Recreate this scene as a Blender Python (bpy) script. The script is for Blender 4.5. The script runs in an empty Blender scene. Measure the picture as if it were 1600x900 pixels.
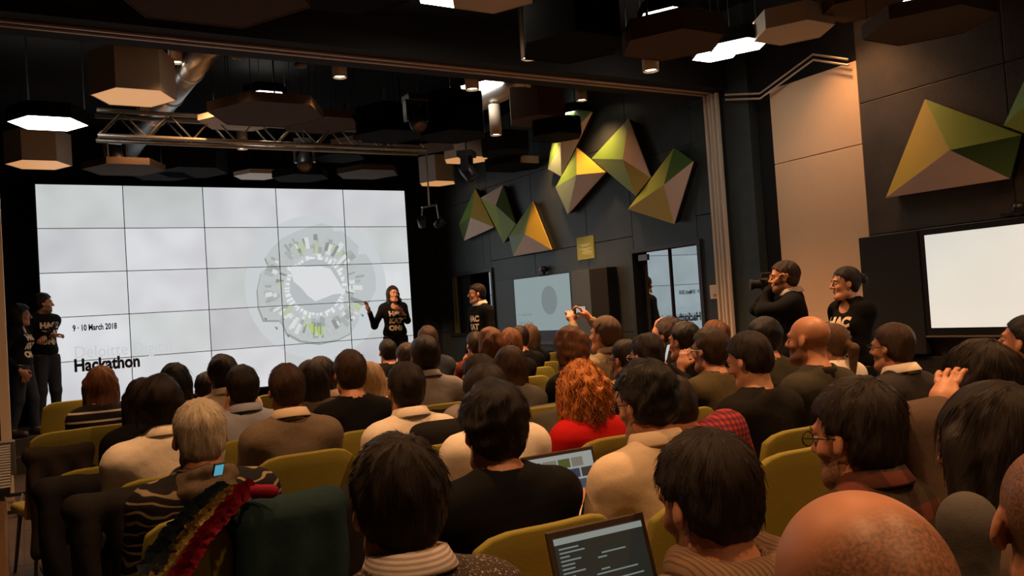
import bpy, bmesh, math, random
import numpy as np
from mathutils import Vector, Matrix
from mathutils.bvhtree import BVHTree
PI = math.pi
rnd = random.Random(7)
SC = bpy.context.scene
COL = SC.collection
# ------------------------------------------------------------------ camera
F = 1304.587
CR = np.array([0.86067853, -0.50497179, -0.06508423])
CU = np.array([0.0422021, -0.05663534, 0.99750259])
CF = np.array([0.50739674, 0.86127576, 0.02743395])
CAMP = np.array([0.0, 0.0, 1.5])
cam = bpy.data.objects.new('camera', bpy.data.cameras.new('camera'))
COL.objects.link(cam)
cam.data.sensor_width = 36.0
cam.data.lens = 36.0 * F / 1600.0
cam.data.clip_start = 0.05
cam.matrix_world = Matrix(((CR[0], CU[0], -CF[0], 0), (CR[1], CU[1], -CF[1], 0), (CR[2], CU[2], -CF[2], 1.5), (0, 0, 0, 1)))
SC.camera = cam
# ------------------------------------------------------------------ world / exposure
w = bpy.data.worlds.new('world'); SC.world = w; w.use_nodes = True
w.node_tree.nodes['Background'].inputs[0].default_value = (0.9, 0.75, 0.6, 1)
w.node_tree.nodes['Background'].inputs[1].default_value = 0.0
SC.view_settings.view_transform = 'Standard'
SC.view_settings.look = 'None'
SC.view_settings.gamma = 1.0
SC.view_settings.exposure = 0.0
WARM = (1.0, 0.50, 0.21)
SPOT_W = 265.0
HEX_E = 9.0
SCREEN_E = 0.80
# places measured from the room: wall planes
XW = 6.37          # right wall
YW = 12.90         # video wall
VX0, VZ1 = 0.233, 3.631
PW, PH = 1.078, 0.607
ZS = 0.37          # stage height
ZC = 4.45          # ceiling

def ray(px, py): return CF + CR * (px - 800) / F - CU * (py - 450) / F
def at_x(px, py, X): d = ray(px, py); return Vector(CAMP + d * (X / d[0]))
def at_y(px, py, Y): d = ray(px, py); return Vector(CAMP + d * (Y / d[1]))
def at_z(px, py, Z): d = ray(px, py); return Vector(CAMP + d * ((Z - 1.5) / d[2]))
def at_d(px, py, D): return Vector(CAMP + ray(px, py) * D)
# ------------------------------------------------------------------ materials
MATS = {}
def nmat(name):
    m = bpy.data.materials.new(name); m.use_nodes = True
    return m, m.node_tree.nodes, m.node_tree.links, m.node_tree.nodes['Principled BSDF']
def srgb(r, g, b):
    f = lambda c: (c / 255 / 12.92) if c / 255 <= 0.04045 else ((c / 255 + 0.055) / 1.055) ** 2.4
    return (f(r), f(g), f(b))
def plain(name, col, rough=0.6, metal=0.0, bump=0.0, scale=60, vary=0.0, coord='Object', spec=0.5, sheen=0.0):
    if name in MATS: return MATS[name]
    m, N, L, P = nmat(name)
    P.inputs['Base Color'].default_value = (*col, 1)
    P.inputs['Roughness'].default_value = rough
    P.inputs['Metallic'].default_value = metal
    P.inputs['Specular IOR Level'].default_value = spec
    if sheen: P.inputs['Sheen Weight'].default_value = sheen
    tc = N.new('ShaderNodeTexCoord')
    if vary or bump:
        nz = N.new('ShaderNodeTexNoise'); nz.inputs['Scale'].default_value = scale; nz.inputs['Detail'].default_value = 4
        L.new(tc.outputs[coord], nz.inputs['Vector'])
        if vary:
            mx = N.new('ShaderNodeMix'); mx.data_type = 'RGBA'
            a = [max(0, c * (1 - vary)) for c in col]; b = [min(1, c * (1 + vary)) for c in col]
            mx.inputs[6].default_value = (*a, 1); mx.inputs[7].default_value = (*b, 1)
            L.new(nz.outputs[0], mx.inputs[0]); L.new(mx.outputs[2], P.inputs['Base Color'])
        if bump:
            bp = N.new('ShaderNodeBump'); bp.inputs['Strength'].default_value = bump; bp.inputs['Distance'].default_value = 0.01
            L.new(nz.outputs[0], bp.inputs['Height']); L.new(bp.outputs[0], P.inputs['Normal'])
    MATS[name] = m
    return m
def emit(name, col, e):
    if name in MATS: return MATS[name]
    m, N, L, P = nmat(name)
    P.inputs['Base Color'].default_value = (0.02, 0.02, 0.02, 1)
    P.inputs['Emission Color'].default_value = (*col, 1)
    P.inputs['Emission Strength'].default_value = e
    MATS[name] = m
    return m
def wall_metal(name, col, rough=0.42, perf=False):
    m, N, L, P = nmat(name)
    tc = N.new('ShaderNodeTexCoord')
    n1 = N.new('ShaderNodeTexNoise'); n1.inputs['Scale'].default_value = 1.6; n1.inputs['Detail'].default_value = 8; n1.inputs['Roughness'].default_value = .65
    L.new(tc.outputs['Object'], n1.inputs['Vector'])
    cr = N.new('ShaderNodeValToRGB')
    cr.color_ramp.elements[0].position = .3; cr.color_ramp.elements[0].color = (*[c * .7 for c in col], 1)
    cr.color_ramp.elements[1].position = .75; cr.color_ramp.elements[1].color = (*[c * 1.35 for c in col], 1)
    L.new(n1.outputs[0], cr.inputs[0]); L.new(cr.outputs[0], P.inputs['Base Color'])
    mr = N.new('ShaderNodeMapRange'); mr.inputs[3].default_value = rough - .08; mr.inputs[4].default_value = rough + .12
    L.new(n1.outputs[0], mr.inputs[0]); L.new(mr.outputs[0], P.inputs['Roughness'])
    P.inputs['Metallic'].default_value = 0.35
    if perf:
        v = N.new('ShaderNodeTexVoronoi'); v.inputs['Scale'].default_value = 60; v.inputs['Randomness'].default_value = 0.0
        L.new(tc.outputs['Object'], v.inputs['Vector'])
        bp = N.new('ShaderNodeBump'); bp.inputs['Strength'].default_value = .35; bp.inputs['Distance'].default_value = .006
        L.new(v.outputs[0], bp.inputs['Height']); L.new(bp.outputs[0], P.inputs['Normal'])
    MATS[name] = m
    return m
def skin(name, col):
    if name in MATS: return MATS[name]
    m, N, L, P = nmat(name)
    tc = N.new('ShaderNodeTexCoord')
    nz = N.new('ShaderNodeTexNoise'); nz.inputs['Scale'].default_value = 14; nz.inputs['Detail'].default_value = 5
    L.new(tc.outputs['Object'], nz.inputs['Vector'])
    mx = N.new('ShaderNodeMix'); mx.data_type = 'RGBA'
    mx.inputs[6].default_value = (*[c * .8 for c in col], 1); mx.inputs[7].default_value = (min(1, col[0] * 1.12), col[1] * 1.02, col[2] * 1.0, 1)
    L.new(nz.outputs[0], mx.inputs[0])
    # stubble / close-cropped hair: a real pigment area stored per vertex
    at = N.new('ShaderNodeAttribute'); at.attribute_name = 'stubble'
    n2 = N.new('ShaderNodeTexNoise'); n2.inputs['Scale'].default_value = 260; n2.inputs['Detail'].default_value = 3
    L.new(tc.outputs['Object'], n2.inputs['Vector'])
    ml = N.new('ShaderNodeMath'); ml.operation = 'MULTIPLY'
    mr = N.new('ShaderNodeMapRange'); mr.inputs[1].default_value = .35; mr.inputs[2].default_value = .62; mr.inputs[3].default_value = .55; mr.inputs[4].default_value = 1.0
    L.new(n2.outputs[0], mr.inputs[0]); L.new(mr.outputs[0], ml.inputs[0]); L.new(at.outputs['Fac'], ml.inputs[1])
    m2 = N.new('ShaderNodeMix'); m2.data_type = 'RGBA'
    m2.inputs[7].default_value = (.035, .024, .018, 1)
    L.new(ml.outputs[0], m2.inputs[0]); L.new(mx.outputs[2], m2.inputs[6]); L.new(m2.outputs[2], P.inputs['Base Color'])
    P.inputs['Roughness'].default_value = .47
    P.inputs['Subsurface Weight'].default_value = .06
    P.inputs['Subsurface Radius'].default_value = (.6, .2, .1)
    P.inputs['Subsurface Scale'].default_value = .02
    MATS[name] = m
    return m
def hairm(name, col, rough=.5, sc=26):
    if name in MATS: return MATS[name]
    m, N, L, P = nmat(name)
    at = N.new('ShaderNodeAttribute'); at.attribute_name = 'flow'
    mp = N.new('ShaderNodeMapping'); mp.inputs['Scale'].default_value = (sc, sc, sc * .9)
    L.new(at.outputs['Vector'], mp.inputs['Vector'])
    nz = N.new('ShaderNodeTexNoise'); nz.inputs['Scale'].default_value = .55; nz.inputs['Detail'].default_value = 5; nz.inputs['Roughness'].default_value = .75
    L.new(mp.outputs[0], nz.inputs['Vector'])
    mr = N.new('ShaderNodeMapRange'); mr.inputs[1].default_value = .3; mr.inputs[2].default_value = .72
    L.new(nz.outputs[0], mr.inputs[0])
    mx = N.new('ShaderNodeMix'); mx.data_type = 'RGBA'
    mx.inputs[6].default_value = (*[c * .22 for c in col], 1); mx.inputs[7].default_value = (*[min(1, c * 1.9) for c in col], 1)
    L.new(mr.outputs[0], mx.inputs[0]); L.new(mx.outputs[2], P.inputs['Base Color'])
    bp = N.new('ShaderNodeBump'); bp.inputs['Strength'].default_value = .75; bp.inputs['Distance'].default_value = .006
    L.new(nz.outputs[0], bp.inputs['Height']); L.new(bp.outputs[0], P.inputs['Normal'])
    P.inputs['Roughness'].default_value = rough
    P.inputs['Specular IOR Level'].default_value = .28
    MATS[name] = m
    return m
def cloth(name, col, kind='plain', col2=(0, 0, 0), rough=.85):
    if name in MATS: return MATS[name]
    m, N, L, P = nmat(name)
    P.inputs['Roughness'].default_value = rough
    P.inputs['Specular IOR Level'].default_value = .12
    tc = N.new('ShaderNodeTexCoord')
    nz = N.new('ShaderNodeTexNoise'); nz.inputs['Scale'].default_value = 9; nz.inputs['Detail'].default_value = 6
    L.new(tc.outputs['Object'], nz.inputs['Vector'])
    base = N.new('ShaderNodeMix'); base.data_type = 'RGBA'
    base.inputs[6].default_value = (*[c * .85 for c in col], 1); base.inputs[7].default_value = (*[min(1, c * 1.12) for c in col], 1)
    L.new(nz.outputs[0], base.inputs[0])
    out = base.outputs[2]
    def mixin(fac, c2):
        mm = N.new('ShaderNodeMix'); mm.data_type = 'RGBA'; mm.inputs[7].default_value = (*c2, 1)
        L.new(fac, mm.inputs[0]); L.new(out, mm.inputs[6]); return mm.outputs[2]
    sp = N.new('ShaderNodeSeparateXYZ'); L.new(tc.outputs['Object'], sp.inputs[0])
    def stripe(axis, freq, duty, offs=0.0):
        a = N.new('ShaderNodeMath'); a.operation = 'MULTIPLY_ADD'; a.inputs[1].default_value = freq; a.inputs[2].default_value = offs; L.new(sp.outputs[axis], a.inputs[0])
        b = N.new('ShaderNodeMath'); b.operation = 'FRACT'; L.new(a.outputs[0], b.inputs[0])
        c = N.new('ShaderNodeMath'); c.operation = 'LESS_THAN'; c.inputs[1].default_value = duty; L.new(b.outputs[0], c.inputs[0])
        return c.outputs[0]
    def scale(o, k):
        a = N.new('ShaderNodeMath'); a.operation = 'MULTIPLY'; a.inputs[1].default_value = k; L.new(o, a.inputs[0]); return a.outputs[0]
    if kind == 'stripes': out = mixin(stripe(2, 17, .22), col2)
    elif kind == 'finestripes': out = mixin(scale(stripe(2, 110, .5), .7), col2)
    elif kind == 'check':
        out = mixin(scale(stripe(2, 46, .5), .62), col2); out = mixin(scale(stripe(0, 46, .5), .62), col2)
    elif kind == 'plaid':
        out = mixin(scale(stripe(2, 11, .45), .55), col2); out = mixin(scale(stripe(0, 11, .45), .55), (.02, .015, .012))
    elif kind in ('tweed', 'marl'):
        n2 = N.new('ShaderNodeTexNoise'); n2.inputs['Scale'].default_value = 190; n2.inputs['Detail'].default_value = 2
        L.new(tc.outputs['Object'], n2.inputs['Vector'])
        r = N.new('ShaderNodeMapRange'); r.inputs[1].default_value = .58 if kind == 'tweed' else .45; r.inputs[2].default_value = .70
        L.new(n2.outputs[0], r.inputs[0]); out = mixin(r.outputs[0], col2)
    elif kind == 'paisley':
        wv = N.new('ShaderNodeTexWave'); wv.wave_type = 'RINGS'; wv.inputs['Scale'].default_value = 9; wv.inputs['Distortion'].default_value = 9; wv.inputs['Detail'].default_value = 1; wv.inputs['Detail Scale'].default_value = 1.1
        L.new(tc.outputs['Object'], wv.inputs['Vector'])
        r = N.new('ShaderNodeMapRange'); r.inputs[1].default_value = .78; r.inputs[2].default_value = .9
        L.new(wv.outputs['Fac'], r.inputs[0]); out = mixin(scale(r.outputs[0], .55), col2)
    elif kind == 'ribs':
        out = mixin(scale(stripe(0, 90, .35), .6), col2)
    L.new(out, P.inputs['Base Color'])
    n3 = N.new('ShaderNodeTexNoise'); n3.inputs['Scale'].default_value = 420
    L.new(tc.outputs['Object'], n3.inputs['Vector'])
    bp = N.new('ShaderNodeBump'); bp.inputs['Strength'].default_value = .22; bp.inputs['Distance'].default_value = .003
    L.new(n3.outputs[0], bp.inputs['Height'])
    b2 = N.new('ShaderNodeBump'); b2.inputs['Strength'].default_value = .35; b2.inputs['Distance'].default_value = .02
    L.new(nz.outputs[0], b2.inputs['Height']); L.new(bp.outputs[0], b2.inputs['Normal']); L.new(b2.outputs[0], P.inputs['Normal'])
    MATS[name] = m
    return m
# ------------------------------------------------------------------ object helpers
def tag(o, label=None, cat=None, group=None, kind=None):
    if label: o['label'] = label
    if cat: o['category'] = cat
    if group: o['group'] = group
    if kind: o['kind'] = kind
    return o
def empty(name, loc=(0, 0, 0), rz=0.0):
    o = bpy.data.objects.new(name, None); COL.objects.link(o)
    o.location = loc; o.rotation_euler = (0, 0, rz); o.empty_display_size = .1
    return o
class MB:
    def __init__(s): s.v = []; s.f = []
    def add(s, vs, fs):
        n = len(s.v); s.v += [tuple(x) for x in vs]; s.f += [tuple(i + n for i in q) for q in fs]; return s
    def box(s, c, d, M=None):
        x, y, z = d[0] / 2, d[1] / 2, d[2] / 2
        vs = [Vector((i * x, j * y, k * z)) for k in (-1, 1) for j in (-1, 1) for i in (-1, 1)]
        if M is not None: vs = [M @ v for v in vs]
        c = Vector(c)
        return s.add([v + c for v in vs], [(0, 2, 3, 1), (4, 5, 7, 6), (0, 1, 5, 4), (2, 6, 7, 3), (0, 4, 6, 2), (1, 3, 7, 5)])
    def b2(s, lo, hi):
        return s.box([(a + b) / 2 for a, b in zip(lo, hi)], [abs(b - a) for a, b in zip(lo, hi)])
    def tube(s, pts, r, n=8, caps=True):
        pts = [Vector(p) for p in pts]; k = len(pts)
        rr = r if hasattr(r, '__len__') else [r] * k
        T = [(pts[min(i + 1, k - 1)] - pts[max(i - 1, 0)]).normalized() for i in range(k)]
        up = Vector((0, 0, 1)) if abs(T[0].z) < .9 else Vector((1, 0, 0))
        vs = []
        a = T[0].cross(up).normalized()
        for i in range(k):
            a = (a - T[i] * a.dot(T[i])).normalized(); b = T[i].cross(a)
            for j in range(n):
                t = 2 * PI * j / n; vs.append(pts[i] + (a * math.cos(t) + b * math.sin(t)) * rr[i])
        fs = [(i * n + j, i * n + (j + 1) % n, (i + 1) * n + (j + 1) % n, (i + 1) * n + j) for i in range(k - 1) for j in range(n)]
        if caps: fs += [tuple(reversed(range(n))), tuple(range((k - 1) * n, k * n))]
        return s.add(vs, fs)
    def cyl(s, a, b, r, n=20): return s.tube([a, b], r, n)
    def prism(s, pts, z0, z1):
        n = len(pts)
        return s.add([(p[0], p[1], z0) for p in pts] + [(p[0], p[1], z1) for p in pts],
                     [tuple(reversed(range(n))), tuple(range(n, 2 * n))] + [(i, (i + 1) % n, n + (i + 1) % n, n + i) for i in range(n)])
    def lathe(s, prof, n=24, c=(0, 0, 0), sx=1, sy=1):
        vs = []; k = len(prof)
        for r, z in prof:
            for j in range(n):
                t = 2 * PI * j / n; vs.append((c[0] + r * math.cos(t) * sx, c[1] + r * math.sin(t) * sy, c[2] + z))
        return s.add(vs, [(i * n + j, i * n + (j + 1) % n, (i + 1) * n + (j + 1) % n, (i + 1) * n + j) for i in range(k - 1) for j in range(n)])
    def build(s, name, mat, parent=None, smooth=False, bevel=0.0, loc=None):
        me = bpy.data.meshes.new(name); me.from_pydata(s.v, [], s.f); me.update()
        me.materials.append(mat)
        bm = bmesh.new(); bm.from_mesh(me)
        bmesh.ops.recalc_face_normals(bm, faces=bm.faces)
        bm.to_mesh(me); bm.free()
        if smooth: me.shade_smooth()
        o = bpy.data.objects.new(name, me); COL.objects.link(o)
        if parent: o.parent = parent
        if loc is not None: o.location = loc
        if bevel:
            b = o.modifiers.new('bevel', 'BEVEL'); b.width = bevel; b.segments = 2; b.limit_method = 'ANGLE'
        return o
def mobj(name, v, f, mat, parent=None, smooth=True):
    me = bpy.data.meshes.new(name)
    v = np.asarray(v, np.float32); f = np.asarray(f, np.int32)
    me.vertices.add(len(v)); me.vertices.foreach_set('co', v.ravel())
    me.loops.add(f.size); me.loops.foreach_set('vertex_index', f.ravel())
    me.polygons.add(len(f)); me.polygons.foreach_set('loop_start', np.arange(0, f.size, f.shape[1], dtype=np.int32))
    me.update(calc_edges=True)
    me.materials.append(mat)
    if smooth: me.shade_smooth()
    o = bpy.data.objects.new(name, me); COL.objects.link(o)
    if parent: o.parent = parent
    return o
def copy_tree(o, parent=None):
    c = o.copy(); COL.objects.link(c); c.parent = parent
    for ch in list(o.children): copy_tree(ch, c)
    return c
def struct(o): o['kind'] = 'structure'; return o
def text_mesh(txt, size, extrude=0.001, bold=0.0):
    cu = bpy.data.curves.new('t', 'FONT'); cu.body = txt; cu.size = size; cu.extrude = extrude; cu.offset = bold
    cu.resolution_u = 3; cu.align_x = 'LEFT'
    o = bpy.data.objects.new('t', cu); COL.objects.link(o)
    dg = bpy.context.evaluated_depsgraph_get()
    me = bpy.data.meshes.new_from_object(o.evaluated_get(dg))
    bpy.data.objects.remove(o); bpy.data.curves.remove(cu)
    me.materials.clear()
    return me
def put_text(name, txt, size, M, mat, parent=None, bold=0.0, width=None):
    me = text_mesh(txt, size, bold=bold)
    if width:
        xs = [v.co.x for v in me.vertices]; k = width / (max(xs) - min(xs))
        for v in me.vertices: v.co.x *= k
    me.transform(M); me.materials.append(mat)
    o = bpy.data.objects.new(name, me); COL.objects.link(o)
    if parent: o.parent = parent
    return o
# ================================================================== ROOM SHELL
M_wall = wall_metal('dark steel wall', (.062, .076, .076))
M_wall2 = wall_metal('dark perforated steel wall', (.080, .060, .042), .5, True)
M_black = plain('matt black', (.008, .008, .009), .9)
M_blackgloss = plain('black satin', (.012, .012, .013), .35)
M_cream = plain('cream panel', (.74, .50, .31), .7, vary=.05, scale=3)
M_tan = plain('beige metal rail', (.68, .55, .42), .5)
M_grey = plain('grey metal', (.18, .18, .18), .4, metal=.6)
M_floor = plain('dark wood floor', (.05, .035, .026), .38, vary=.5, scale=5, bump=.15)
M_ceil = plain('black ceiling', (.005, .005, .005), .95, spec=.1)

FX0, FX1, FY0, FY1 = -1.3, XW, -3.2, 13.6
struct(MB().b2((FX0, FY0, -.1), (FX1, FY1, 0)).build('floor', M_floor))
# plank joints of the floor, the visible aisle on the left
g = MB()
fl = struct(empty('floor_planks'))
for i in range(8):
    for j in range(8):
        MB().b2((-1.25 + i * .2, .6 + j * 1.2, 0.0), (-1.25 + i * .2 + .195, .6 + j * 1.2 + 1.194, .006)).build('plank', M_floor, fl)
struct(MB().b2((FX0, FY0, ZC), (FX1, FY1, ZC + .1)).build('ceiling', M_ceil))
struct(MB().b2((FX0 - .1, FY0, 0), (FX0, FY1, ZC)).build('wall_left', M_black))
struct(MB().b2((FX0, FY0 - .1, 0), (FX1, FY0, ZC)).build('wall_back', plain('back wall', (.12, .11, .1), .8)))
struct(MB().b2((FX0, YW + .45, 0), (FX1, YW + .55, ZC)).build('wall_front', M_black))
# right wall: far steel part with two glazed door openings
wr = struct(empty('wall_right', (XW, 0, 0)))
def wall_piece(y0, y1, z0, z1, x0=0.0, th=.12, mat=M_wall, name='wall_panel'):
    return MB().b2((x0, y0, z0), (x0 + th, y1, z1)).build(name, mat, wr, bevel=.004)
D1 = (at_x(994, 450, XW).y, at_x(1096, 450, XW).y)      # glass door far/near y
dz1 = at_x(1045, 388, XW).z
D2 = (at_x(705, 470, XW).y, at_x(771, 470, XW).y)
dz2 = at_x(740, 428, XW).z; dzb = at_x(740, 520, XW).z
yP = 6.42
y = YW + .45
# panels above doors, between doors: individually built sheets with joints
zrows = [0, dzb, 1.5, dz2 + .0, 2.95, ZC]
def sheets(y_hi, y_lo, z0, z1, step=1.25, zs=1.2):
    yy = y_hi
    while yy > y_lo + .01:
        y2 = max(y_lo, yy - step); zz = z0
        while zz < z1 - .01:
            z2 = min(z1, zz + zs)
            wall_piece(y2 + .003, yy - .003, zz + .003, z2 - .003)
            zz = z2
        yy = y2
sheets(YW + .45, D2[0], 0, ZC)
sheets(D2[0], D2[1], 0, dzb); sheets(D2[0], D2[1], dz2, ZC)
sheets(D2[1], D1[0], 0, ZC, 1.3, 1.15)
sheets(D1[0], D1[1], dz1, ZC, 1.3, 1.1)
sheets(D1[1], yP + .06, 0, ZC, 1.3, 1.2)
MB().b2((.13, 4.4, 0), (.2, YW + .45, ZC)).build('wall_backing', M_black, wr)
# recess and cream panel
yC1, yC0 = at_x(1206, 200, XW).y, at_x(1349, 250, XW).y
zCt = at_x(1268, 118, XW).z
wall_piece(yC1 + .28, yP - .14, 0, ZC, name='wall_panel')
MB().b2((.35, yC1 - .1, 0), (.4, yC1 + .28, ZC)).build('recess_back', M_black, wr)
for k, (za, zb) in enumerate(((0, 1.2), (1.206, 2.75), (2.756, zCt))):
    wall_piece(yC0, yC1, za, zb, x0=.0, mat=M_cream, name='cream_panel')
wall_piece(yC0, yC1 + .28, zCt + .004, ZC, x0=.05, mat=M_black, name='header_panel')
yq = yC0
while yq > -3.2:
    y2 = max(-3.2, yq - 1.25)
    for za, zb in ((0, 1.95), (1.956, 3.1), (3.106, ZC)):
        wall_piece(y2 + .003, yq - .003, za, zb, mat=M_wall2)
    yq = y2
# pillar: stacked folding-partition profiles
struct(MB().b2((XW - .05, yP - .16, 0), (XW - .002, yP + .03, 3.62)).build('trim_1', M_black))
for i, (dy, dx) in enumerate(((.02, 0), (-.04, 0), (-.085, 0), (-.145, 0))):
    struct(MB().b2((XW - .09 + dx, yP - .0 + dy - .014, 0), (XW - .045, yP - .0 + dy + .014, 3.62)).build('trim_1', M_tan, bevel=.004))
# ceiling bulkhead and twin rail
zR = 3.62
struct(MB().b2((FX0, yP - .24, zR + .02), (XW, yP + .24, ZC)).build('trim_2', M_black))
for dy in (-.06, .03):
    struct(MB().b2((FX0, yP + dy - .012, zR + .006), (XW - .05, yP + dy + .012, zR + .02)).build('trim_3', M_tan))
# short diagonal rail running from the pillar to the parking bay
A = at_x(1187, 146, XW - .07); B = at_x(1270, 85, XW - .07); Cc = at_x(1325, 93, XW - .07); A0 = at_x(1133, 148, XW - .07)
for s in (0, 1):
    o = MB()
    off = Vector((0, 0, -.05)) * s
    o.tube([A0 + off, A + off, B + off, Cc + off], .010, 4)
    struct(o.build('trim_4', M_tan))
# left edge pale post
struct(MB().b2((-.20, 8.8, 0), (at_y(5, 420, 8.8).x, 8.95, at_y(3, 235, 8.8).z)).build('trim_5', M_tan))
# stage
sy = 11.5
struct(MB().b2((FX0, sy, 0), (5.9, YW + .45, ZS)).build('stage', plain('stage floor', (.05, .042, .036), .4, vary=.3, scale=8)))
struct(MB().b2((-.6, sy - .32, 0), (.85, sy, ZS * .5)).build('stage_step', plain('stage step', (.03, .025, .022), .5)))
M_led = emit('step light', (1, .85, .7), .5)
for k, (px, py) in enumerate(((54, 678), (56, 699), (56, 717))):
    p = at_y(px, py, sy - .33 - .0)
    tag(MB().box((p.x, sy - (.325 if k else .005) , max(.05, (.27, .13, .05)[k])), (.03, .012, .03)).build('step_light', M_led), 'tiny square step light on the riser of the dark stage steps, ' + ('upper one', 'middle one', 'lowest one')[k], 'light', 'step lights at the stage edge')

# ================================================================== VIDEO WALL
vw = empty('video_wall', (VX0, YW, VZ1))
tag(vw, 'large video wall of bright screens showing a pale ring city graphic', 'screen')
def screen_mat(i):
    m, N, L, P = nmat('video screen %d' % i)
    r = random.Random(i * 13 + 5)
    tints = [(.86, .88, .92), (.84, .90, .87), (.90, .92, .93), (.87, .86, .92), (.84, .91, .86)]
    t = tints[r.randrange(5)]; k = r.uniform(.76, 1.0)
    tc = N.new('ShaderNodeTexCoord')
    nz = N.new('ShaderNodeTexNoise'); nz.inputs['Scale'].default_value = 1.7; nz.inputs['Detail'].default_value = 1
    mp = N.new('ShaderNodeMapping'); mp.inputs['Location'].default_value = (r.uniform(0, 9), 0, r.uniform(0, 9))
    L.new(tc.outputs['Object'], mp.inputs[0]); L.new(mp.outputs[0], nz.inputs['Vector'])
    mx = N.new('ShaderNodeMix'); mx.data_type = 'RGBA'
    mx.inputs[6].default_value = (*[c * k * .80 for c in t], 1); mx.inputs[7].default_value = (*[c * k * 1.15 for c in (.92, .94, .96)], 1)
    L.new(nz.outputs[0], mx.inputs[0]); L.new(mx.outputs[2], P.inputs['Emission Color'])
    P.inputs['Emission Strength'].default_value = SCREEN_E
    P.inputs['Base Color'].default_value = (.02, .02, .02, 1); P.inputs['Roughness'].default_value = .3
    return m
for j in range(5):
    for i in range(5):
        MB().b2((i * PW + .005, -.02, -(j + 1) * PH + .005), ((i + 1) * PW - .005, .05, -j * PH - .005)).build('screen', screen_mat(j * 5 + i), vw)
fr = MB()
fr.b2((-.02, -.015, -5 * PH - .02), (5 * PW + .02, .09, .02)); fr.build('backplate', M_black, vw)
bz = plain('screen bezel', (.05, .055, .06), .4)
for i in range(1, 5): MB().b2((i * PW - .005, -.028, -5 * PH), (i * PW + .005, -.014, 0)).build('bezel', bz, vw)
for j in range(1, 5): MB().b2((0, -.0285, -j * PH - .0045), (5 * PW, -.0145, -j * PH + .0045)).build('bezel', bz, vw)
# slide artwork (flat picture shown on the screens)
def wl(px, py):
    p = at_y(px, py, YW); return (p.x - VX0, p.z - VZ1)
art_n = [0]
def art(polys, col, lvl, name='slide_graphic'):
    art_n[0] += 1; y0 = -.0205 - .0004 * lvl
    m = MB()
    for pl in polys:
        m.add([(x, y0, z) for x, z in pl], [tuple(range(len(pl)))])
    return m.build(name, emit('slide %.3f %.3f %.3f' % col, col, SCREEN_E), vw)
ra = random.Random(11)
c1 = wl(497, 448)
def circ(c, R, n=64, jit=0, a0=0, a1=2 * PI): return [(c[0] + R * math.cos(a0 + (a1 - a0) * i / n) * (1 + jit * ra.uniform(-1, 1)), c[1] + R * math.sin(a0 + (a1 - a0) * i / n) * (1 + jit * ra.uniform(-1, 1))) for i in range(n)]
Rb = (wl(607, 450)[0] - wl(387, 450)[0]) / 2
art([circ(c1, Rb)], (.72, .76, .78), 1)
c2 = wl(493, 447)
def P2(lst): return [wl(*p) for p in lst]
outer = P2([(414, 402), (424, 388), (440, 372), (462, 362), (490, 352), (500, 349), (518, 353), (521, 362), (533, 361), (548, 374), (560, 385), (558, 398), (571, 397), (580, 410), (586, 430), (587, 452), (578, 470), (560, 478), (560, 500), (548, 520), (528, 530), (500, 536), (470, 532), (448, 520), (440, 500), (412, 500), (404, 480), (402, 452), (408, 425), (420, 415)])
shadow = [(x - .02, z - .03) for x, z in outer]
art([shadow], (.40, .43, .43), 2); art([outer], (.62, .66, .66), 3)
bl = {'g': [], 'd': [], 'w': [], 'k': [], 'v': [], 'n': []}
def quad(c, a, r0, r1, wd):
    dx, dz = math.cos(a), math.sin(a); nx, nz = -dz, dx
    return [(c[0] + dx * r0 + nx * wd, c[1] + dz * r0 + nz * wd), (c[0] + dx * r0 - nx * wd, c[1] + dz * r0 - nz * wd), (c[0] + dx * r1 - nx * wd, c[1] + dz * r1 - nz * wd), (c[0] + dx * r1 + nx * wd, c[1] + dz * r1 + nz * wd)]
RO = .82
for i in range(210):
    a = ra.uniform(0, 2 * PI); r0 = ra.uniform(.48, .76) ; r1 = r0 + ra.uniform(.05, .2)
    bl[ra.choice('ggggddnnnwwwggnkv')].append(quad(c2, a, r0, min(r1, RO), ra.uniform(.012, .04)))
art(bl['g'], (.60, .63, .62), 4); art(bl['n'], (.50, .53, .52), 5); art(bl['d'], (.45, .48, .47), 6); art(bl['w'], (.84, .86, .86), 7)
art(bl['k'], (.34, .36, .36), 8); art(bl['v'], (.60, .68, .46), 9)
art([[(c2[0] + (.50 + (.02 if i % 2 else -.02)) * math.cos(i * PI / 30), c2[1] + (.50 + (.02 if i % 2 else -.02)) * math.sin(i * PI / 30)) for i in range(60)]], (.66, .69, .70), 10)
art([quad(c2, i * 2 * PI / 44 + ra.uniform(-.04, .04), .40, ra.uniform(.45, .53), ra.uniform(.012, .028)) for i in range(44)], (.95, .96, .97), 11)
art([circ(c2, .42, 50, .03)], (.58, .62, .64), 12)
blob = P2([(452, 418), (465, 415), (480, 417), (500, 416), (515, 420), (527, 438), (534, 450), (540, 458), (520, 460), (505, 466), (492, 471), (480, 462), (470, 450), (458, 440)])
art([blob], (.88, .89, .91), 13)
gr = []
for px in (486, 491, 496, 501): gr.append(P2([(px, 510), (px + 3, 510), (px + 3, 520 + ra.uniform(0, 8)), (px, 520 + ra.uniform(0, 8))]))
gr.append(P2([(480, 507), (490, 505), (486, 515), (481, 513)]))
art(gr, (.52, .72, .18), 14)
art([P2([(x, y), (x + 6, y + 2), (x + 4, y + 6)]) for x, y in ((411, 496), (428, 510), (562, 490), (545, 497), (570, 480), (446, 522))], (.25, .28, .27), 14)
M_ink = plain('slide ink', (.012, .014, .03), .5)
M_ink2 = emit('slide faint ink', (.70, .72, .755), SCREEN_E)
def on_wall(px, py): 
    x, z = wl(px, py); return Matrix.Translation((x, -.0285, z)) @ Matrix.Rotation(PI / 2, 4, 'X')
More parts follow.
